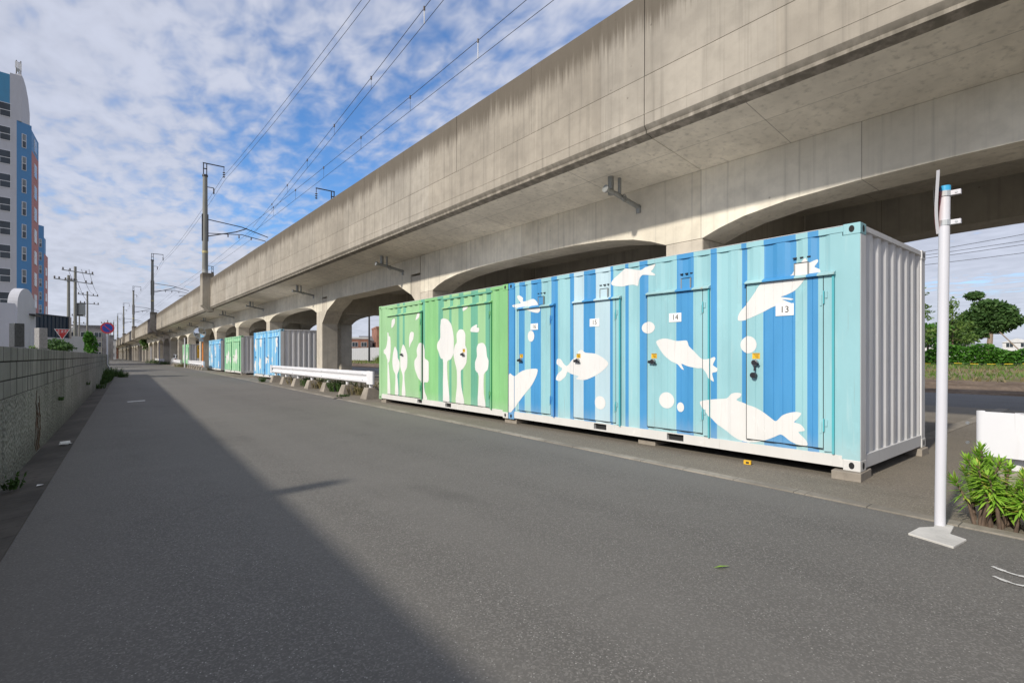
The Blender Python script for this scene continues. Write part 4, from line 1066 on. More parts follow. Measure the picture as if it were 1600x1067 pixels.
# weeds along the wall
def weedtuft(name, label, loc, h, r, n, seed, leaf='weed', cat='weed', group=None):
    q = random.Random(seed); b = MB()
    for _ in range(n):
        a = q.uniform(0,2*pi); rr_ = r*q.random()**.6; p = Vector((rr_*cos(a),rr_*sin(a),0)); 
        d = Vector((cos(a)*.5*q.random(),sin(a)*.5*q.random(),1)).normalized(); ln = h*q.uniform(.4,1); s = Vector((-sin(a+q.uniform(-1,1)),cos(a),0))*.006*(1+h)
        b.face([p-s,p+d*ln*.5-s*1.2,p+d*ln,p+d*ln*.5+s*1.2,p+s],M[leaf])
        for k in range(3):
            c = p+d*ln*q.uniform(.3,1); u = rnd_dir(q)*.035*(.5+h); w = u.cross(rnd_dir(q)).normalized()*u.length*.5; quad(b,c,u,w,M[leaf])
    o = b.raw(name, None, loc); return tag(o, label, cat, group)
GW = 'weeds at the foot of the wall'
for i,(y,off,h,r,n,l) in enumerate([(33.2,.12,.8,.22,220,'tallest weed clump against the wall near the no parking sign'),(35.2,.14,.65,.2,150,'weed clump just in front of the no parking sign'),
    (31.4,.1,.5,.2,130,'weed clump nearer than the tall ones by the no parking sign'),(38.8,.75,.42,.25,130,'low green weed clump right of the no parking sign pole'),(29.5,.08,.3,.15,90,'small weed tuft at the wall foot before the tall weeds'),
    (26.,.08,.25,.2,70,'tiny weed tuft midway along the wall foot'),(6.9,.10,.16,.06,22,'green weed growing at the near left wall foot'),(40.8,.3,.6,.4,150,'last weed clump at the far wall end')]):
    weedtuft('weed_clump', l, (WX(y)+off,y,0), h, r, n, 40+i, group=GW)
for (y,z,l,h) in ((20.,.42,'small green weed sprouting from the middle of the wall face',.13),(12.1,.5,'small green sprout on the pitted wall panel',.07)):
    weedtuft('wall_sprout', l, (WX(y)+.03,y,z), h, .06, 26, 60+int(y), group='sprouts on the wall')
# withered creeper on the wall
b = MB(); q = random.Random(12)
for s in range(9):
    y = 9.35+q.uniform(-.12,.25); z = .02; P = []
    while z < q.uniform(.5,.85): P.append((WX(y)+.012+q.uniform(0,.02),y,z)); z += .09; y += q.uniform(-.05,.07)
    if len(P)>2: b.tube(P,.004,M['bark'],4)
o = b.build('dry_creeper'); tag(o,'dark withered creeper stems clinging to the near wall panel','creeper')
# grass under the guardrail and at kerb
for i,(x,y,h,r,n,lf,l) in enumerate([(6.85,16.5,.45,.5,200,'drygrass','dry weeds under the near end of the long guardrail'),(6.95,18.6,.5,.5,230,'weed','green weeds under the second bay of the long guardrail'),(7.0,20.6,.4,.5,180,'drygrass','dry weeds under the middle of the long guardrail'),
    (7.1,22.6,.45,.5,180,'weed','mixed weeds under the far half of the long guardrail'),(7.1,24.8,.4,.5,150,'drygrass','brown weeds near the far end of the long guardrail'),(6.25,27.5,.3,.15,60,'weed','small weed tuft at the foot of the pale blossom container'),
    (6.0,16.0,.09,.2,60,'weed','flat green weeds on the kerb before the nearest guardrail foot'),(9.2,26.9,1.6,.12,60,'weed','tall green weed climbing beside the bright column'),(7.6,53,.35,.5,120,'drygrass','dry tuft beside the mirror pole'),
    (7.3,70,.5,.7,160,'drygrass','brown grass tuft by the white post'),(7.4,92,.7,1.2,220,'weed','green bush like weeds at the far kerb'),(7.6,108,.9,1.6,220,'weed','farthest green weeds at the kerb')]):
    weedtuft('kerb_weeds', l, (x,y,0), h, r, n, 80+i, lf, group='weeds on the pavement side')

# ------------------------------------------------------------------ right side: grass bank, hedge, trees, far houses
def gz_at(x):
    for (a,za),(c,zc) in zip(list(zip(gx,gz)),list(zip(gx,gz))[1:]):
        if a <= x <= c: return za+(zc-za)*(x-a)/(c-a)
    return .6
b = MB(); q = random.Random(21)
for _ in range(26000):
    y = q.uniform(-25,110) if q.random() < .8 else q.uniform(-10,30); x = q.uniform(28,58); p = Vector((x,y,gz_at(x)-.02))
    band = sin(x*.5+y*.13)+q.uniform(-.7,.7); m = M['drygrass'] if band > .25 and x < 46 else M['grass']
    h = q.uniform(.08,.26)*(1.7 if y > 45 else 1); a = q.uniform(0,2*pi); s = Vector((cos(a),sin(a),0))*q.uniform(.03,.07)
    tip = p+Vector((q.uniform(-.12,.12),q.uniform(-.12,.12),h))
    b.face([p-s,p+s,tip],m)
for _ in range(7000):
    f = q.random(); x = 29.5+7*f+q.uniform(-1.2,.8); y = 52+26*f+q.uniform(-3,3); p = Vector((x,y,gz_at(x)-.02)); h = q.uniform(.6,1.25); a = q.uniform(0,2*pi)
    s = Vector((cos(a),sin(a),0))*q.uniform(.04,.08); b.face([p-s,p+s,p+Vector((q.uniform(-.25,.25),q.uniform(-.25,.25),h))],M['grass'])
o = b.raw('grass'); tag(o,'green and dry grass on the bank beyond the service road','grass',kind='stuff')
# hedge with trellis-like top
b = MB(); q = random.Random(22)
for _ in range(30000):
    y = q.uniform(-12,24); x = 57.2+q.uniform(-1.,1.2); top = 2.0+.25*sin(y*.8)+.2*sin(y*2.3+1); z = q.uniform(.5,top)
    u = rnd_dir(q)*q.uniform(.09,.2); u.z *= .6; w = u.cross(rnd_dir(q)).normalized()*u.length*.55; quad(b,Vector((x,y,z)),u,w,M['hedge'])
o = b.raw('hedge'); tag(o,'long bright green hedge beyond the dry grass on the right','hedge')
# yellow and black rope on pickets
b = MB(); pr = []
for k in range(80):
    y = -14+k*.5; z = .70-.06*abs(sin(k*pi/8)); pr.append((54.5,y,z))
for k,(p,c) in enumerate(zip(pr,pr[1:])): b.tube([p,c],.022,M['tape_y'] if k%2 else M['ink'],5)
o = b.build('striped_rope'); tag(o,'yellow and black striped rope in front of the hedge','rope')
b = MB(); pr = [(11.5+k*.35,3.3+.02*k,.35-.05*sin(k*.8)) for k in range(14)]
for k,(p,c) in enumerate(zip(pr,pr[1:])): b.tube([p,c],.012,M['tape_y'] if k%2 else M['ink'],5)
for p in (pr[0],pr[-1]): b.tube([(p[0],p[1],-.01),p],.012,M['steel'],6)
o = b.build('striped_rope'); tag(o,'short yellow and black rope low across the parking bay','rope')
# shaped pine
tree('garden_pine','rounded dark pine with cloud shaped top tuft behind the hedge',(67.6,9.8,.5),6.9,.34,
 [((.0,0,5.6),(0.94,1.15,0.62),.8),((.1,-.7,5.0),(0.88,1.26,0.75),1),((-.1,.6,4.6),(0.99,1.38,0.75),1.1),((.2,-1.2,4.2),(0.88,1.15,0.75),1),((-.3,1.6,3.9),(0.88,1.26,0.75),1),((-.5,2.5,3.4),(0.77,1.15,0.56),.8),((.3,-.4,3.8),(0.88,1.26,0.75),.9),((-.3,1.3,3.0),(0.77,1.15,0.62),.8),((-.6,2.2,2.6),(0.66,0.92,0.50),.6),((-.2,1.0,6.7),(0.50,0.69,0.35),.35)],
 M['pine'],.19,1500,'palebark',31,lean=(.2,-.3))
b = MB()
b.tube([(66.8,6.4,.3),(67.4,9.0,3.6)],.05,M['palebark'],6); o = b.build('pine_prop'); tag(o,'slanting wooden prop leaning on the garden pine','prop')
cl = []
q = random.Random(33)
for k in range(16):
    z = 2.+k*.5; r = 1.9*(1-k/18); a = q.uniform(0,6.28); cl.append(((cos(a)*r*.6,sin(a)*r*.7,z),(r*.42+.15,r*.42+.15,.16+.04*r),1.))
tree('sparse_conifer','tall sparse conifer with open layered branches half hidden by the blue container',(53.2,12.6,.4),10.2,.14,cl,M['palegreen'],.13,130,'bark',34)
tree('young_tree','pale green airy young tree behind the white sign pole',(60.5,11.2,.5),6.0,.12,[((0,.4,2.6),(.9,1.1,.6),1),((.1,-.5,3.4),(.8,1.0,.6),1),((0,.2,4.3),(.7,.8,.6),.8),((0,.1,5.3),(.45,.5,.7),.6),((.2,1.1,2.0),(.7,.6,.4),.7),((0,-1.2,2.3),(.6,.6,.4),.6)],M['palegreen'],.15,260,'bark',35)
tree('young_tree','dense low bright green tree left of the white sign pole behind the hedge',(58.7,12.6,.5),4.6,.12,[((0,.2,2.6),(.9,1.2,.5),1),((.2,-.6,3.3),(.8,1.,.45),1),((0,.8,3.6),(.7,.7,.4),.8),((0,0,2.0),(1.,1.4,.4),.8)],M['hedge'],.16,330,'bark',36)
tree('young_tree','bushy green tree between the sign pole and the garden pine',(65.4,12.6,.5),4.4,.12,[((0,.2,2.8),(.9,1.1,.6),1),((.1,-.8,2.2),(.8,.9,.5),1),((0,.6,3.6),(.6,.7,.5),.7)],M['tree'],.16,330,'bark',37)
def house(name, label, loc, sx, sy, h, wall, roof='roof_grey', rh=1.6, wins=(), rz=0, cat='house', group=None, gable=True):
    t = thing(name, label, cat, loc, rz, group)
    b = MB(); b.box(-sx/2,sx/2,-sy/2,sy/2,-.5,h,M[wall]); b.build('wall', t)
    b = MB()
    if gable: b.prism([(-sy/2-.3,h+.005),(sy/2+.3,h+.005),(0,h+rh)],'x',-sx/2-.3,sx/2+.3,M[roof])
    else: b.box(-sx/2-.1,sx/2+.1,-sy/2-.1,sy/2+.1,h+.004,h+rh,M[roof])
    b.build('roof', t)
    for (side,u,z,w,hh) in wins:
        b = MB()
        if side == 'x-': b.box(-sx/2-.04,-sx/2+.02,u-w/2,u+w/2,z,z+hh,M['frame_w'])
        else: b.box(u-w/2,u+w/2,-sy/2-.04,-sy/2+.02,z,z+hh,M['frame_w'])
        wo = b.build('window', t); b = MB()
        if side == 'x-':
            b.box(-sx/2-.05,-sx/2,u-w/2+.08,u-.04,z+.08,z+hh-.08,M['glass']); b.box(-sx/2-.05,-sx/2,u+.04,u+w/2-.08,z+.08,z+hh-.08,M['glass'])
        else:
            b.box(u-w/2+.08,u-.04,-sy/2-.05,-sy/2,z+.08,z+hh-.08,M['glass']); b.box(u+.04,u+w/2-.08,-sy/2-.05,-sy/2,z+.08,z+hh-.08,M['glass'])
        b.build('pane', wo)
    return t
def gridw(side, us, zs, w=1.6, h=1.3): return [(side,u,z,w,h) for z in zs for u in us]
house('far_house','low white far house just right of the white sign pole',(158,26.5,.5),9,9,2.2,'bld_pale','roof_grey',1.6,gridw('x-',(-2,2),(1.2,)))
house('far_house','far white house with pale roof between pine trunk and sign pole',(161,19,.5),8,6,1.9,'bld_grey','bld_pale',.7,gridw('x-',(-2,2),(1.2,)))
house('far_house','far white two storey house right of the garden pine',(208,23.6,.5),8,6,4.6,'bld_pale','bld_pale',1.2,gridw('x-',(-1.5,1.5),(1.2,3.2)))
house('far_house','far grey roofed house at the right picture edge',(206,15.5,.5),8,7,2.2,'bld_pale','roof_grey',1.5,gridw('x-',(-2,2),(1.,)))
house('far_building','far pale apartment block with rows of balconies behind the sparse conifer',(180,36.5,.5),10,14,6.,'bld_pale','bld_grey',.4,gridw('x-',(-5,-2,1,4),(1.,3.,4.8),1.8,.9),0,'building',None,False)
house('far_house','long pale far shed behind the young trees',(172,31,.5),8,8,3.6,'bld_beige','roof_grey',1.,(),0)
for (y,l) in ((21.,'thin far pole right of the garden pine'),(17.2,'second thin far pole near the right picture edge')):
    b = MB(); b.tube([(0,0,0),(0,0,9.)],.16,M['pole_conc'],8); o = b.build('far_pole', loc=(200,y,.5)); tag(o,l,'pole')

# things seen through the viaduct opening
b = MB()
for k in range(60): b.box(0,.05,k*1.0,k*1.0+.97,.1,2.3,M['fence_white'])
b.box(.06,.1,0,60,.3,.4,M['galv']); b.box(.06,.1,0,60,1.8,1.9,M['galv'])
o = b.build('sheet_fence', loc=(36.,66,.4)); tag(o,'white sheet metal site fence seen through the viaduct opening','fence')
t = thing('catenary_mast','dark mast with cross arms seen through the viaduct opening','pole',(32.6,76.,.3))
b = MB(); b.tube([(0,0,0),(0,0,9.)],[.16,.12],M['darksteel'],10); b.build('mast', t)
b = MB(); b.box(-1.1,1.1,-.05,.05,7.5,7.6,M['darksteel']); b.box(-.7,.9,-.05,.05,8.3,8.38,M['darksteel']); b.tube([(.8,0,8.3),(.8,0,7.6)],.05,M['insul'],6); b.build('cross_arms', t)
house('brick_apartments','red brown brick apartments, the tall block right of the mast in the viaduct opening',(66,139,.4),9,12,8.6,'bld_brick','bld_brick',.5,gridw('y-',(-2.5,1.),(1.,3.6,6.2)),-.3,'building','brick apartments beyond the opening',False)
house('brick_apartments','lower red brown brick apartments left of the mast in the viaduct opening',(57.5,142,.4),5,10,5.6,'bld_brick','bld_pale',.5,gridw('y-',(-1.2,1.2),(1.,3.4)),-.3,'building','brick apartments beyond the opening',False)
house('brick_apartments','middle brick apartments with white gables in the viaduct opening',(62.5,146,.4),5,10,5.2,'bld_pale','roof_grey',1.6,gridw('y-',(-1.2,1.2),(1.,3.4)),-.3,'building','brick apartments beyond the opening')
for i in range(8):
    house('distant_block','distant grey block number %s from the left beneath the viaduct arches'%('one two three four five six seven eight'.split()[i]),(75+14*i,190-16*i,.4),9,10,[5,7.5,4,6,5,8,4.5,6][i],['bld_grey','bld_beige','bld_pale','bld_brick'][i%4],'roof_grey',1.2,gridw('y-',(-2,2),(1.,3.)),-.4,'building','distant blocks beyond the viaduct')
# ------------------------------------------------------------------ left side behind the wall
def facade(t, P0, P1, z0, z1, m, depth=3.):
    """one upright wall panel between ground points P0->P1 (outward normal on the right-hand side seen from the road)"""
    a,c = Vector((*P0,0)),Vector((*P1,0)); d = (c-a).normalized(); n = Vector((d.y,-d.x,0))
    b = MB(); q = [a,c,c-n*depth,a-n*depth]
    b.prism([(p.x,p.y) for p in q],'z',z0,z1,M[m]); b.build('wall', t); return a,c,d,n
def fwin(t, F, s, z, w, h, split='v', frame='frame_w', g='glass'):
    a,c,d,n = F
    def P(u,zz,o): p = a+d*u+n*o; return (p.x,p.y,zz)
    def slab(b,u0,u1,za,zb,o0,o1,m):
        b.mesh([P(u0,za,o0),P(u1,za,o0),P(u1,za,o1),P(u0,za,o1),P(u0,zb,o0),P(u1,zb,o0),P(u1,zb,o1),P(u0,zb,o1)],[(0,3,2,1),(4,5,6,7),(0,1,5,4),(1,2,6,5),(2,3,7,6),(3,0,4,7)],m)
    b = MB(); slab(b,s,s+w,z,z+h,-.02,.05,M[frame]); wo = b.build('window', t)
    b = MB()
    if split == 'v':
        slab(b,s+.1,s+w/2-.08,z+.1,z+h*.45,.02,.06,M[g]); slab(b,s+w/2+.08,s+w-.07,z+.07,z+h*.45,.02,.06,M[g])
        slab(b,s+.07,s+w/2-.04,z+h*.5,z+h-.07,.02,.06,M['glass_l']); slab(b,s+w/2+.04,s+w-.07,z+h*.5,z+h-.07,.02,.06,M[g])
    else:
        slab(b,s+.06,s+w-.06,z+.06,z+h*.48,.02,.06,M[g]); slab(b,s+.06,s+w-.06,z+h*.53,z+h-.06,.02,.06,M['glass_l'])
    b.build('pane', wo)
tw = thing('apartment_tower','tall apartment tower of white, blue and salmon facets with rows of windows','building',(0,0,0))
W0 = (-16.0,87.4); W1 = (-8.15,88.62); B1 = (-6.86,89.69); Pk = (-6.55,94.6); Bk = (-9.,104)
F = facade(tw, W0, W1, -1, 32.2, 'bld_white', 8)
Lw = (F[1]-F[0]).length
for k in range(11):
    z = 1.6+2.92*k
    for s in (Lw-2.6,Lw-5.6): fwin(tw, F, s, z, 2.1, 1.75)
F2 = facade(tw, W1, B1, -1, 30.7, 'bld_blue', 3)
for k in range(10): fwin(tw, F2, .55, 1.9+2.85*k, .5, 1.75, 'h')
a,c = Vector((*B1,0)),Vector((*Pk,0))
F3 = facade(tw, B1, Pk, -1, 27.6, 'bld_pink', 3)
for k in range(9): fwin(tw, F3, 1.6, 1.9+2.85*k, 1.7, 1.75, 'h')
F3b = facade(tw, B1, Pk, 27.605, 30.2, 'bld_blue', 3); fwin(tw, F3b, 1.6, 28., 1.7, 1.6, 'h')
facade(tw, Pk, Bk, -1, 27.5, 'bld_pink', 3)
facade(tw, (-16.,87.45), (-8.6,88.6), 32.21, 36.2, 'bld_skyblue', 6)
# tall white fin with curved top
F4 = facade(tw, (-8.75,88.55), (-7.72,88.72), 30.71, 36.4, 'bld_white', .9)
b = MB(); d = Vector((.16,.99,0)).normalized(); o0 = Vector((-7.72,88.75,0)); pts = []
prof = [(0,30.7),(3.2,30.7),(3.2,33.0),(2.6,34.6),(1.7,35.8),(.8,36.4),(0,36.6)]
v0 = [tuple(o0+d*s+Vector((0,0,z))) for s,z in prof]; v1 = [tuple(o0+d*s+Vector((-.6,.1,z))) for s,z in prof]; n = len(prof)
b.mesh(v0+v1,[(i,(i+1)%n,n+(i+1)%n,n+i) for i in range(n)]+[tuple(range(n)),tuple(range(n,2*n))],M['bld_white']); b.build('curved_fin', tw)
b = MB()
for k,(x,y) in enumerate(((-8.2,88.9),(-8.0,89.3),(-7.8,88.9))): b.tube([(x,y,36.3),(x,y,38.3)],.06,M['darksteel'],6)
b.box(-8.3,-8.05,88.7,88.8,37.3,38.1,M['frame_w']); b.box(-7.95,-7.7,88.7,88.8,37.0,37.9,M['frame_w']); b.box(-8.15,-7.9,88.6,88.7,36.8,37.2,M['galv']); b.build('rooftop_antenna', tw)
b = MB(); b.prism([(-16.,87.6),(-8.3,88.8),(-7.2,90),(-7.,94),(-9.5,103),(-16,103)],'z',27.0,30.6,M['bld_white']); b.build('core', tw)
tw2 = thing('apartment_tower','farther blue and salmon apartment tower peeking out behind the tall one','building',(0,0,0))
F = facade(tw2, (-14.,151.),(-10.75,152.2), -1, 30.6, 'bld_blue', 4)
F = facade(tw2, (-10.75,152.2),(-9.75,153.6), -1, 30., 'bld_blue', 4)
for k in range(9): fwin(tw2, F, .4, 2.+2.9*k, .7, 1.8, 'h')
F = facade(tw2, (-9.75,153.6),(-9.45,159.4), -1, 24., 'bld_pink', 4)
for k in range(7): fwin(tw2, F, 2., 2.+2.9*k, 2., 1.8, 'h')
facade(tw2, (-9.75,153.6),(-9.6,156.), 24.01, 27.5, 'bld_blue', 3)

wh = thing('memorial_hall','low white hall with rounded gable pier and big shutter behind the wall','building',(0,0,0))
F = facade(wh, (-12.,35.),(-3.42,37.35), -.5, 4.05, 'bld_white', 7)
d,nn = F[2],F[3]
b = MB()
def strip(b,u0,u1,z0,z1,o0,o1,m):
    a=F[0]; P=lambda u,z,o:(a.x+d.x*u+nn.x*o,a.y+d.y*u+nn.y*o,z)
    b.mesh([P(u0,z0,o0),P(u1,z0,o0),P(u1,z0,o1),P(u0,z0,o1),P(u0,z1,o0),P(u1,z1,o0),P(u1,z1,o1),P(u0,z1,o1)],[(0,3,2,1),(4,5,6,7),(0,1,5,4),(1,2,6,5),(2,3,7,6),(3,0,4,7)],m)
strip(b,2,7.9,-.5,3.62,.0,.02,M['bld_pale']); b.build('shutter', wh)
b = MB(); strip(b,1.9,8.0,3.63,3.72,-.01,.06,M['darksteel']); strip(b,8.,8.1,-.5,3.7,-.01,.05,M['darksteel']); b.build('shutter_frame', wh)
b = MB(); strip(b,0,8.3,4.06,4.4,-1.2,-.4,M['bld_beige']); b.build('roof', wh)
F5 = facade(wh, (-3.40,37.30),(-2.86,39.7), -.5, 4.0, 'bld_white', .4)
a = F5[0]; d5,n5 = F5[2],F5[3]; b = MB(); pr = [(0,4.0)]+[(1.15-1.15*cos(k*pi/16),4.0+.95*sin(k*pi/16)) for k in range(17)]+[(2.4,4.0)]
v0=[(a.x+d5.x*u,a.y+d5.y*u,z) for u,z in pr]; v1=[(a.x+d5.x*u-n5.x*.4,a.y+d5.y*u-n5.y*.4,z) for u,z in pr]; n=len(pr)
b.mesh(v0+v1,[(i,(i+1)%n,n+(i+1)%n,n+i) for i in range(n)]+[tuple(range(n)),tuple(range(n,2*n))],M['bld_white']); b.build('rounded_gable', wh)
b = MB(); a=F5[0]
P=lambda u,z,o:(a.x+d5.x*u+n5.x*o,a.y+d5.y*u+n5.y*o,z)
b.mesh([P(1.5,3.55,0),P(2.3,3.5,0),P(2.3,3.5,.25),P(1.5,3.55,.25),P(1.5,3.62,0),P(2.3,3.57,0),P(2.3,3.57,.25),P(1.5,3.62,.25)],[(0,3,2,1),(4,5,6,7),(0,1,5,4),(1,2,6,5),(2,3,7,6),(3,0,4,7)],M['darksteel']); b.build('small_canopy', wh)

nv = thing('navy_building','dark navy sheet clad building behind the graves','building',(0,0,0))
F = facade(nv, (-4.6,50.9),(-2.0,55.6), 2.75, 4.42, 'bld_navy', 5)
b = MB(); a=F[0]; d,nn=F[2],F[3]; L=(F[1]-F[0]).length; u=0
while u < L:
    strip(b,u,u+.05,2.76,4.45,0,.04,M['bld_navy']); u += .42
strip(b,-.05,L+.05,4.421,4.5,-5,.05,M['bld_navy']); b.build('seams', nv)
F = facade(nv, (-4.6,50.9),(-2.0,55.6), -.5, 2.74, 'bld_white', 4.9)
b = MB(); strip(b,L-.12,L+.02,2.7,4.45,.05,.16,M['bld_beige']); b.build('downpipe', nv)
wf = thing('white_annex','white annex wall with a curved white fin near the utility poles','building',(0,0,0))
F = facade(wf, (-3.15,71.1),(-1.4,74.4), -.5, 3.43, 'bld_white', 1.8)
b = MB(); a=F[0]; d,nn=F[2],F[3]; pr=[(.75,3.435),(1.,3.9),(1.4,4.3),(1.8,4.48),(1.95,4.48),(1.95,4.3),(1.65,4.),(1.45,3.7),(1.4,3.435)]
v0=[(a.x+d.x*u+nn.x*.05,a.y+d.y*u+nn.y*.05,z) for u,z in pr]; v1=[(a.x+d.x*u-nn.x*.4,a.y+d.y*u-nn.y*.4,z) for u,z in pr]; n=len(pr)
b.mesh(v0+v1,[(i,(i+1)%n,n+(i+1)%n,n+i) for i in range(n)]+[tuple(range(n)),tuple(range(n,2*n))],M['plate']); b.build('curved_fin', wf)

def grave(x,y,s,h,m,label,rz):
    t = thing('gravestone', label, 'gravestone', (x,y,-.02), rz, 'gravestones behind the wall')
    b = MB(); b.box(-s*1.9,s*1.9,-s*1.9,s*1.9,0,h*.56,M[m]); b.build('plinth', t, bevel=.01)
    b = MB(); b.box(-s*1.5,s*1.5,-s*1.5,s*1.5,h*.565,h*.63,M[m]); b.build('base', t, bevel=.01)
    b = MB(); b.box(-s*1.25,s*1.25,-s*1.25,s*1.25,h*.635,h*.70,M[m]); b.build('upper_base', t, bevel=.01)
    b = MB(); b.box(-s,s,-s,s,h*.705,h,M[m]); b.build('shaft', t, bevel=.012)
grave(-1.78,19.4,.115,2.2,'granite_d','dark polished gravestone nearest the wall, at the far left',.6)
grave(-1.45,21.75,.115,2.18,'granite_g','light grey gravestone right of the dark one behind the wall',.6)
grave(-1.75,4.82,.10,2.36,'granite_g','gravestone shape added out of view at the left to cast the shadow streak on the road',.3)  # unseen stand-in, added to throw the shadow streak across the road
tree('dark_garden_pine','small dark bushy pine behind the wall beside the stop sign',(-1.12,22.8,0),2.0,.07,[((-.05,.1,1.7),(.3,.34,.14),1),((.18,-.12,1.55),(.26,.3,.12),1),((-.2,.2,1.5),(.22,.22,.12),.8),((.22,-.35,1.6),(.16,.2,.1),.6)],M['pine'],.05,420,'bark',41)
bush('variegated_plant','small pale plant between the two gravestones',(-1.55,20.6,0),[((0,0,1.45),(.09,.09,.14))],M['palegreen'],.04,120,43)
bush('roadside_bush','bright green bush beyond the wall end beneath the far grey block',(-.75,59.6,0),[((0,0,1.2),(.5,.55,1.2)),((.1,.1,2.3),(.42,.45,.9)),((-.1,-.2,2.9),(.3,.3,.5))],M['hedge'],.13,420,44)
b = MB(); b.cyl((0,0,0),.04,.012,M['paper'],10); b.tube([(-.06,0,.025),(.05,.03,.028)],.022,M['paper'],10); b.face([(-.07,-.05,.012),(.06,-.06,.02),(.08,.03,.014),(-.06,.04,.03)],M['paper'])
o = b.build('paper_litter', loc=(WX(9.9)+.27,9.9,.0)); tag(o,'crumpled white paper litter in the gutter by the wall','litter')
b = MB(); b.face([(-.025,-.02,.0),(.02,-.025,.008),(.03,.02,.003),(-.02,.025,.008)],M['paper']); o=b.raw('paper_scrap',None,(WX(6.9)+.3,6.9,.006)); tag(o,'small white paper scrap in the gutter nearer the camera','litter')
b = MB(); b.face([(-.05,-.004,.0),(0,-.016,.01),(.06,.0,.006),(0,.014,.004)],M['leaf']); o=b.raw('fallen_leaf',None,(2.94,1.63,.008)); o.rotation_euler.z=-.6; tag(o,'single yellow green fallen leaf on the asphalt','leaf')
b = MB(); b.box(-.04,.04,-.02,.02,0,.045,M['yellow']); b.box(-.015,.02,-.0215,-.0205,.01,.032,M['ink']); o=b.build('yellow_tag',loc=(6.02,3.0,0)); o.rotation_euler.z=.2-pi/2; tag(o,'tiny yellow tag on the ground under the blue container','tag')
b = MB(); b.tube([(0,0,.012),(.18,.1,.02),(.3,.12,.01)],.015,M['lock'],6); o=b.build('black_scrap',loc=(5.45,15.3,0)); tag(o,'black scrap lying by the kerb in front of the guardrail','litter')
t = MB(); t.box(-.06,.06,-.05,.05,0,.12,M['red']); o=t.build('red_marker',loc=(7.1,27.0,.83)); 
bpy.data.objects.remove(o)

def upole(label, loc, h, arms, transformer=False, r=.17, rz=0, group='utility poles at the left'):
    t = thing('utility_pole', label, 'utility pole', loc, rz, group)
    b = MB(); b.tube([(0,0,-.2),(0,0,h)],[r,r*.68],M['pole_conc'],12); b.build('mast', t, smooth=True)
    for (z,w,off) in arms:
        b = MB(); b.box(-w+off,w+off,-.22,-.14,z,z+.1,M['galv']); b.build('cross_arm', t)
        for q in (-.92,-.5,.5,.92):
            b = MB(); x=off+w*q; b.tube([(x,-.18,z+.1),(x,-.18,z+.2),(x,-.18,z+.28),(x,-.18,z+.36)],[.04,.11,.05,.09],M['insul'],8); b.build('insulator', t)
    if transformer:
        b = MB(); b.tube([(.62,-.1,h*.52),(.62,-.1,h*.52+1.35)],.42,M['galv'],16); b.tube([(.62,-.1,h*.52+1.35),(.62,-.1,h*.52+1.42)],.46,M['darksteel'],16); b.box(0,.9,-.1,.1,h*.52-.1,h*.52,M['darksteel']); b.build('transformer', t)
    return t
upole('right of the twin utility poles, with two insulator arms on top',(-2.37,81.5,0),12.1,[(11.4,1.9,.2),(10.2,1.7,.3)],True,.2,.7)
upole('left, shorter of the twin utility poles carrying a grey transformer below',(-2.95,80.7,0),10.9,[(10.2,1.2,-.6)],False,.2,.7)
upole('slender utility pole with two cross arms right of the twin poles',(-1.68,110.4,0),12.0,[(11.3,1.7,0),(9.9,1.6,.2)],False,.17,.7)
upole('small far utility pole behind the twin poles',(-3.2,131,0),10.,[(9.,1.6,0),(7.6,1.4,0)],False,.16,.7)
# cables between the two
for i,(dx,z0,z1) in enumerate(((-1.2,11.75,11.65),(.6,11.75,11.65),(1.6,11.75,11.65),(0,10.5,10.2))):
    b = MB(); P=[]
    for k in range(13):
        tt=k/12; P.append((-2.2+dx*.7+(.7)*tt,81.2-dx*.5+29*tt,z0+(z1-z0)*tt-2.2*tt*(1-tt)))
    b.tube(P,.02,M['wire'],4); o=b.build('street_cable'); tag(o,['outermost left','second from left','rightmost upper','lower central'][i]+' cable strung between the utility poles','cable')
# far street: blocks closing the view
far = [(-4.4,196,13,12,9.6,'bld_grey','grey flat roofed block at the far end behind the wall',gridw('y-',(-5,-2,1,4),(1.,3.8,6.6),2.,1.5)),
 (-.2,217,7,10,7.6,'bld_grey','narrow grey block right of the far flat roofed block',gridw('y-',(-2,1.5),(1.,4.),1.8,1.5)),
 (-12,170,8,9,5.2,'bld_beige','beige far house mostly hidden by the navy building',gridw('y-',(-2,2),(1.,3.2))),
 (1.6,246,6,8,7.,'bld_pale','pale far block above the no parking sign pole',gridw('y-',(-1.5,1.5),(1.,4.))),
 (8.8,330,12,10,6.5,'bld_beige','beige block closing the far end of the road',gridw('y-',(-4,0,4),(1.,4.))),
 (3.2,290,6,8,5.,'bld_brick','reddish far house at the end of the road',gridw('y-',(-1.5,1.5),(1.,3.)))]
for (x,y,sx,sy,h,m,l,w) in far: house('far_block',l,(x,y,0),sx,sy,h,m,'roof_grey',.5,w,0,'building','blocks at the far end of the street',False)
tree('far_street_tree','dark green tree under the viaduct edge far along the road',(8.2,134,0),5.6,.16,[((0,0,3.4),(1.3,1.3,.9),1),((.6,.3,4.4),(1.,1.,.7),1),((-.7,0,4.2),(.9,.9,.6),1)],M['tree'],.25,260,'bark',51)
for i,(x,y,h,l) in enumerate(((5.9,150,9.5,'thin far pole left of the third catenary pole'),(4.9,190,10,'thinner far pole farther down the road'))):
    upole(l,(x-4.6,y,0),h,[(h-.8,1.2,0)],False,.14,0,'far street poles')
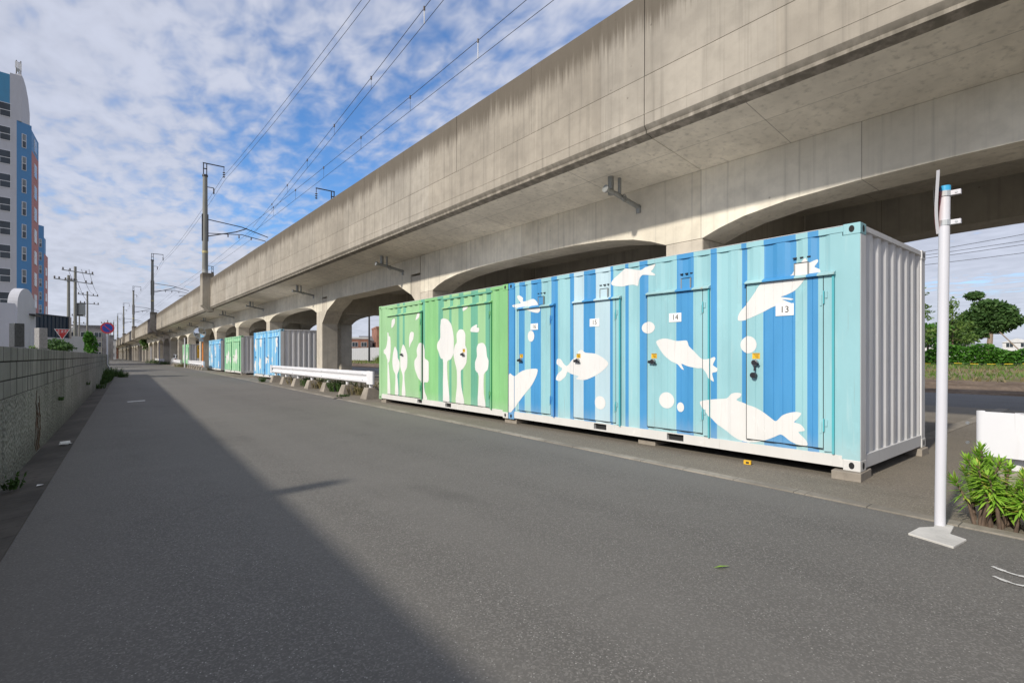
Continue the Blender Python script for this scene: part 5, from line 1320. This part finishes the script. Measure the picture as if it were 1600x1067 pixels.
# ------------------------------------------------------------------ sky, sun, camera
SUN = Vector((-1,-.11,.645)).normalized()     # toward the sun
w = bpy.data.worlds.new('World'); SC.world = w; w.use_nodes = True
nt = w.node_tree; N = nt.nodes; Lk = nt.links; bg = N['Background']
sky = N.new('ShaderNodeTexSky'); sky.sky_type = 'NISHITA'; sky.sun_disc = False
sky.sun_elevation = math.asin(SUN.z); sky.sun_rotation = math.atan2(SUN.x, SUN.y); sky.altitude = 0; sky.air_density = 1.; sky.dust_density = .6; sky.ozone_density = 1.6
tc = N.new('ShaderNodeTexCoord'); sp = N.new('ShaderNodeSeparateXYZ'); Lk.new(tc.outputs['Generated'], sp.inputs[0])
def mth(op,a,b=None):
    q = N.new('ShaderNodeMath'); q.operation = op
    for i,x in enumerate((a,b)):
        if x is None: continue
        if isinstance(x,(int,float)): q.inputs[i].default_value = x
        else: Lk.new(x,q.inputs[i])
    return q.outputs[0]
zc = mth('ADD', mth('MAXIMUM', sp.outputs['Z'], 0.), .13)
px = mth('DIVIDE', sp.outputs['X'], zc); py = mth('DIVIDE', sp.outputs['Y'], zc)
cb = N.new('ShaderNodeCombineXYZ'); Lk.new(px,cb.inputs[0]); Lk.new(py,cb.inputs[1])
def noise(scale, det, rough, mp=(1,1,1), rot=0, dist=0, loc=(0,0,0)):
    m = N.new('ShaderNodeMapping'); m.inputs['Scale'].default_value = mp; m.inputs['Rotation'].default_value = (0,0,rot); m.inputs['Location'].default_value = loc
    Lk.new(cb.outputs[0], m.inputs[0])
    q = N.new('ShaderNodeTexNoise'); q.inputs['Scale'].default_value = scale; q.inputs['Detail'].default_value = det; q.inputs['Roughness'].default_value = rough; q.inputs['Distortion'].default_value = dist
    Lk.new(m.outputs[0], q.inputs['Vector']); return q.outputs['Fac']
def rng(x,a,b,lo=0,hi=1):
    q = N.new('ShaderNodeMapRange'); q.clamp = True; q.interpolation_type='SMOOTHSTEP'
    for k,v in (('From Min',a),('From Max',b),('To Min',lo),('To Max',hi)): q.inputs[k].default_value = v
    Lk.new(x,q.inputs['Value']); return q.outputs['Result']
big = noise(.85,3,.5,(1,.55,1),.5,.4,(1.3,.4,0)); mid = noise(3.4,4,.55,(1,.7,1),.5,.3); puff = noise(13,3,.55,(1,.62,1),.35,.25); wisp = noise(2.,6,.62,(.5,2.6,1),.9,.6)
s = mth('ADD', mth('MULTIPLY',big,1.05), mth('ADD', mth('MULTIPLY',mid,.55), mth('ADD', mth('MULTIPLY',puff,.72), mth('MULTIPLY',wisp,.14))))
def lobe(d, a, b):
    q = N.new('ShaderNodeVectorMath'); q.operation = 'DOT_PRODUCT'; Lk.new(tc.outputs['Generated'], q.inputs[0]); q.inputs[1].default_value = Vector(d).normalized()
    return rng(q.outputs['Value'], a, b)
gap = mth('ADD', mth('MULTIPLY', lobe((.564,.842,.645),.93,.995), .13), mth('MULTIPLY', lobe((.305,1.04,.34),.982,.9995), .12))
s = mth('SUBTRACT', s, gap)
cov = rng(s,.78,1.24)
hz = rng(sp.outputs['Z'],.0,.26,.55,0)          # haze bank low down
cov = mth('MINIMUM', mth('ADD', mth('MULTIPLY',cov,.90), hz), .95)
shade = rng(mth('ADD',mth('MULTIPLY',puff,.5),mth('MULTIPLY',mid,.5)),.35,.66,.90,1.08)
cc = N.new('ShaderNodeMix'); cc.data_type='RGBA'; cc.blend_type='MULTIPLY'; cc.inputs[0].default_value=1.
CLOUD = (4.75,4.95,5.75)
cc.inputs[6].default_value=(*CLOUD,1); sh = N.new('ShaderNodeCombineXYZ')
for i in range(3): Lk.new(shade, sh.inputs[i])
Lk.new(sh.outputs[0], cc.inputs[7])
tint = N.new('ShaderNodeMix'); tint.data_type='RGBA'; tint.blend_type='MULTIPLY'; tint.inputs[0].default_value=1.
Lk.new(sky.outputs[0], tint.inputs[6]); tint.inputs[7].default_value=(.72,1.1,1.5,1)
mx = N.new('ShaderNodeMix'); mx.data_type='RGBA'; Lk.new(cov,mx.inputs[0]); Lk.new(tint.outputs[2],mx.inputs[6]); Lk.new(cc.outputs[2],mx.inputs[7])
Lk.new(mx.outputs[2], bg.inputs['Color']); bg.inputs['Strength'].default_value = .13
sl = bpy.data.lights.new('sun','SUN'); sl.energy = 4.2; sl.angle = radians(2.4); sl.color = (1.,.93,.82)
so = bpy.data.objects.new('sun', sl); COL.objects.link(so); so.rotation_euler = SUN.to_track_quat('Z','Y').to_euler()
cam = bpy.data.cameras.new('camera'); co = bpy.data.objects.new('camera', cam); COL.objects.link(co)
cam.sensor_width = 36; cam.lens = 18.; cam.shift_y = .01406; cam.clip_start = .05; cam.clip_end = 3000
co.location = (0,0,1.29); co.rotation_euler = (pi/2,0,-radians(38.8))
SC.camera = co
SC.view_settings.view_transform = 'Standard'; SC.view_settings.look = 'None'; SC.view_settings.exposure = 0; SC.view_settings.gamma = 1
SC.render.engine = 'CYCLES'
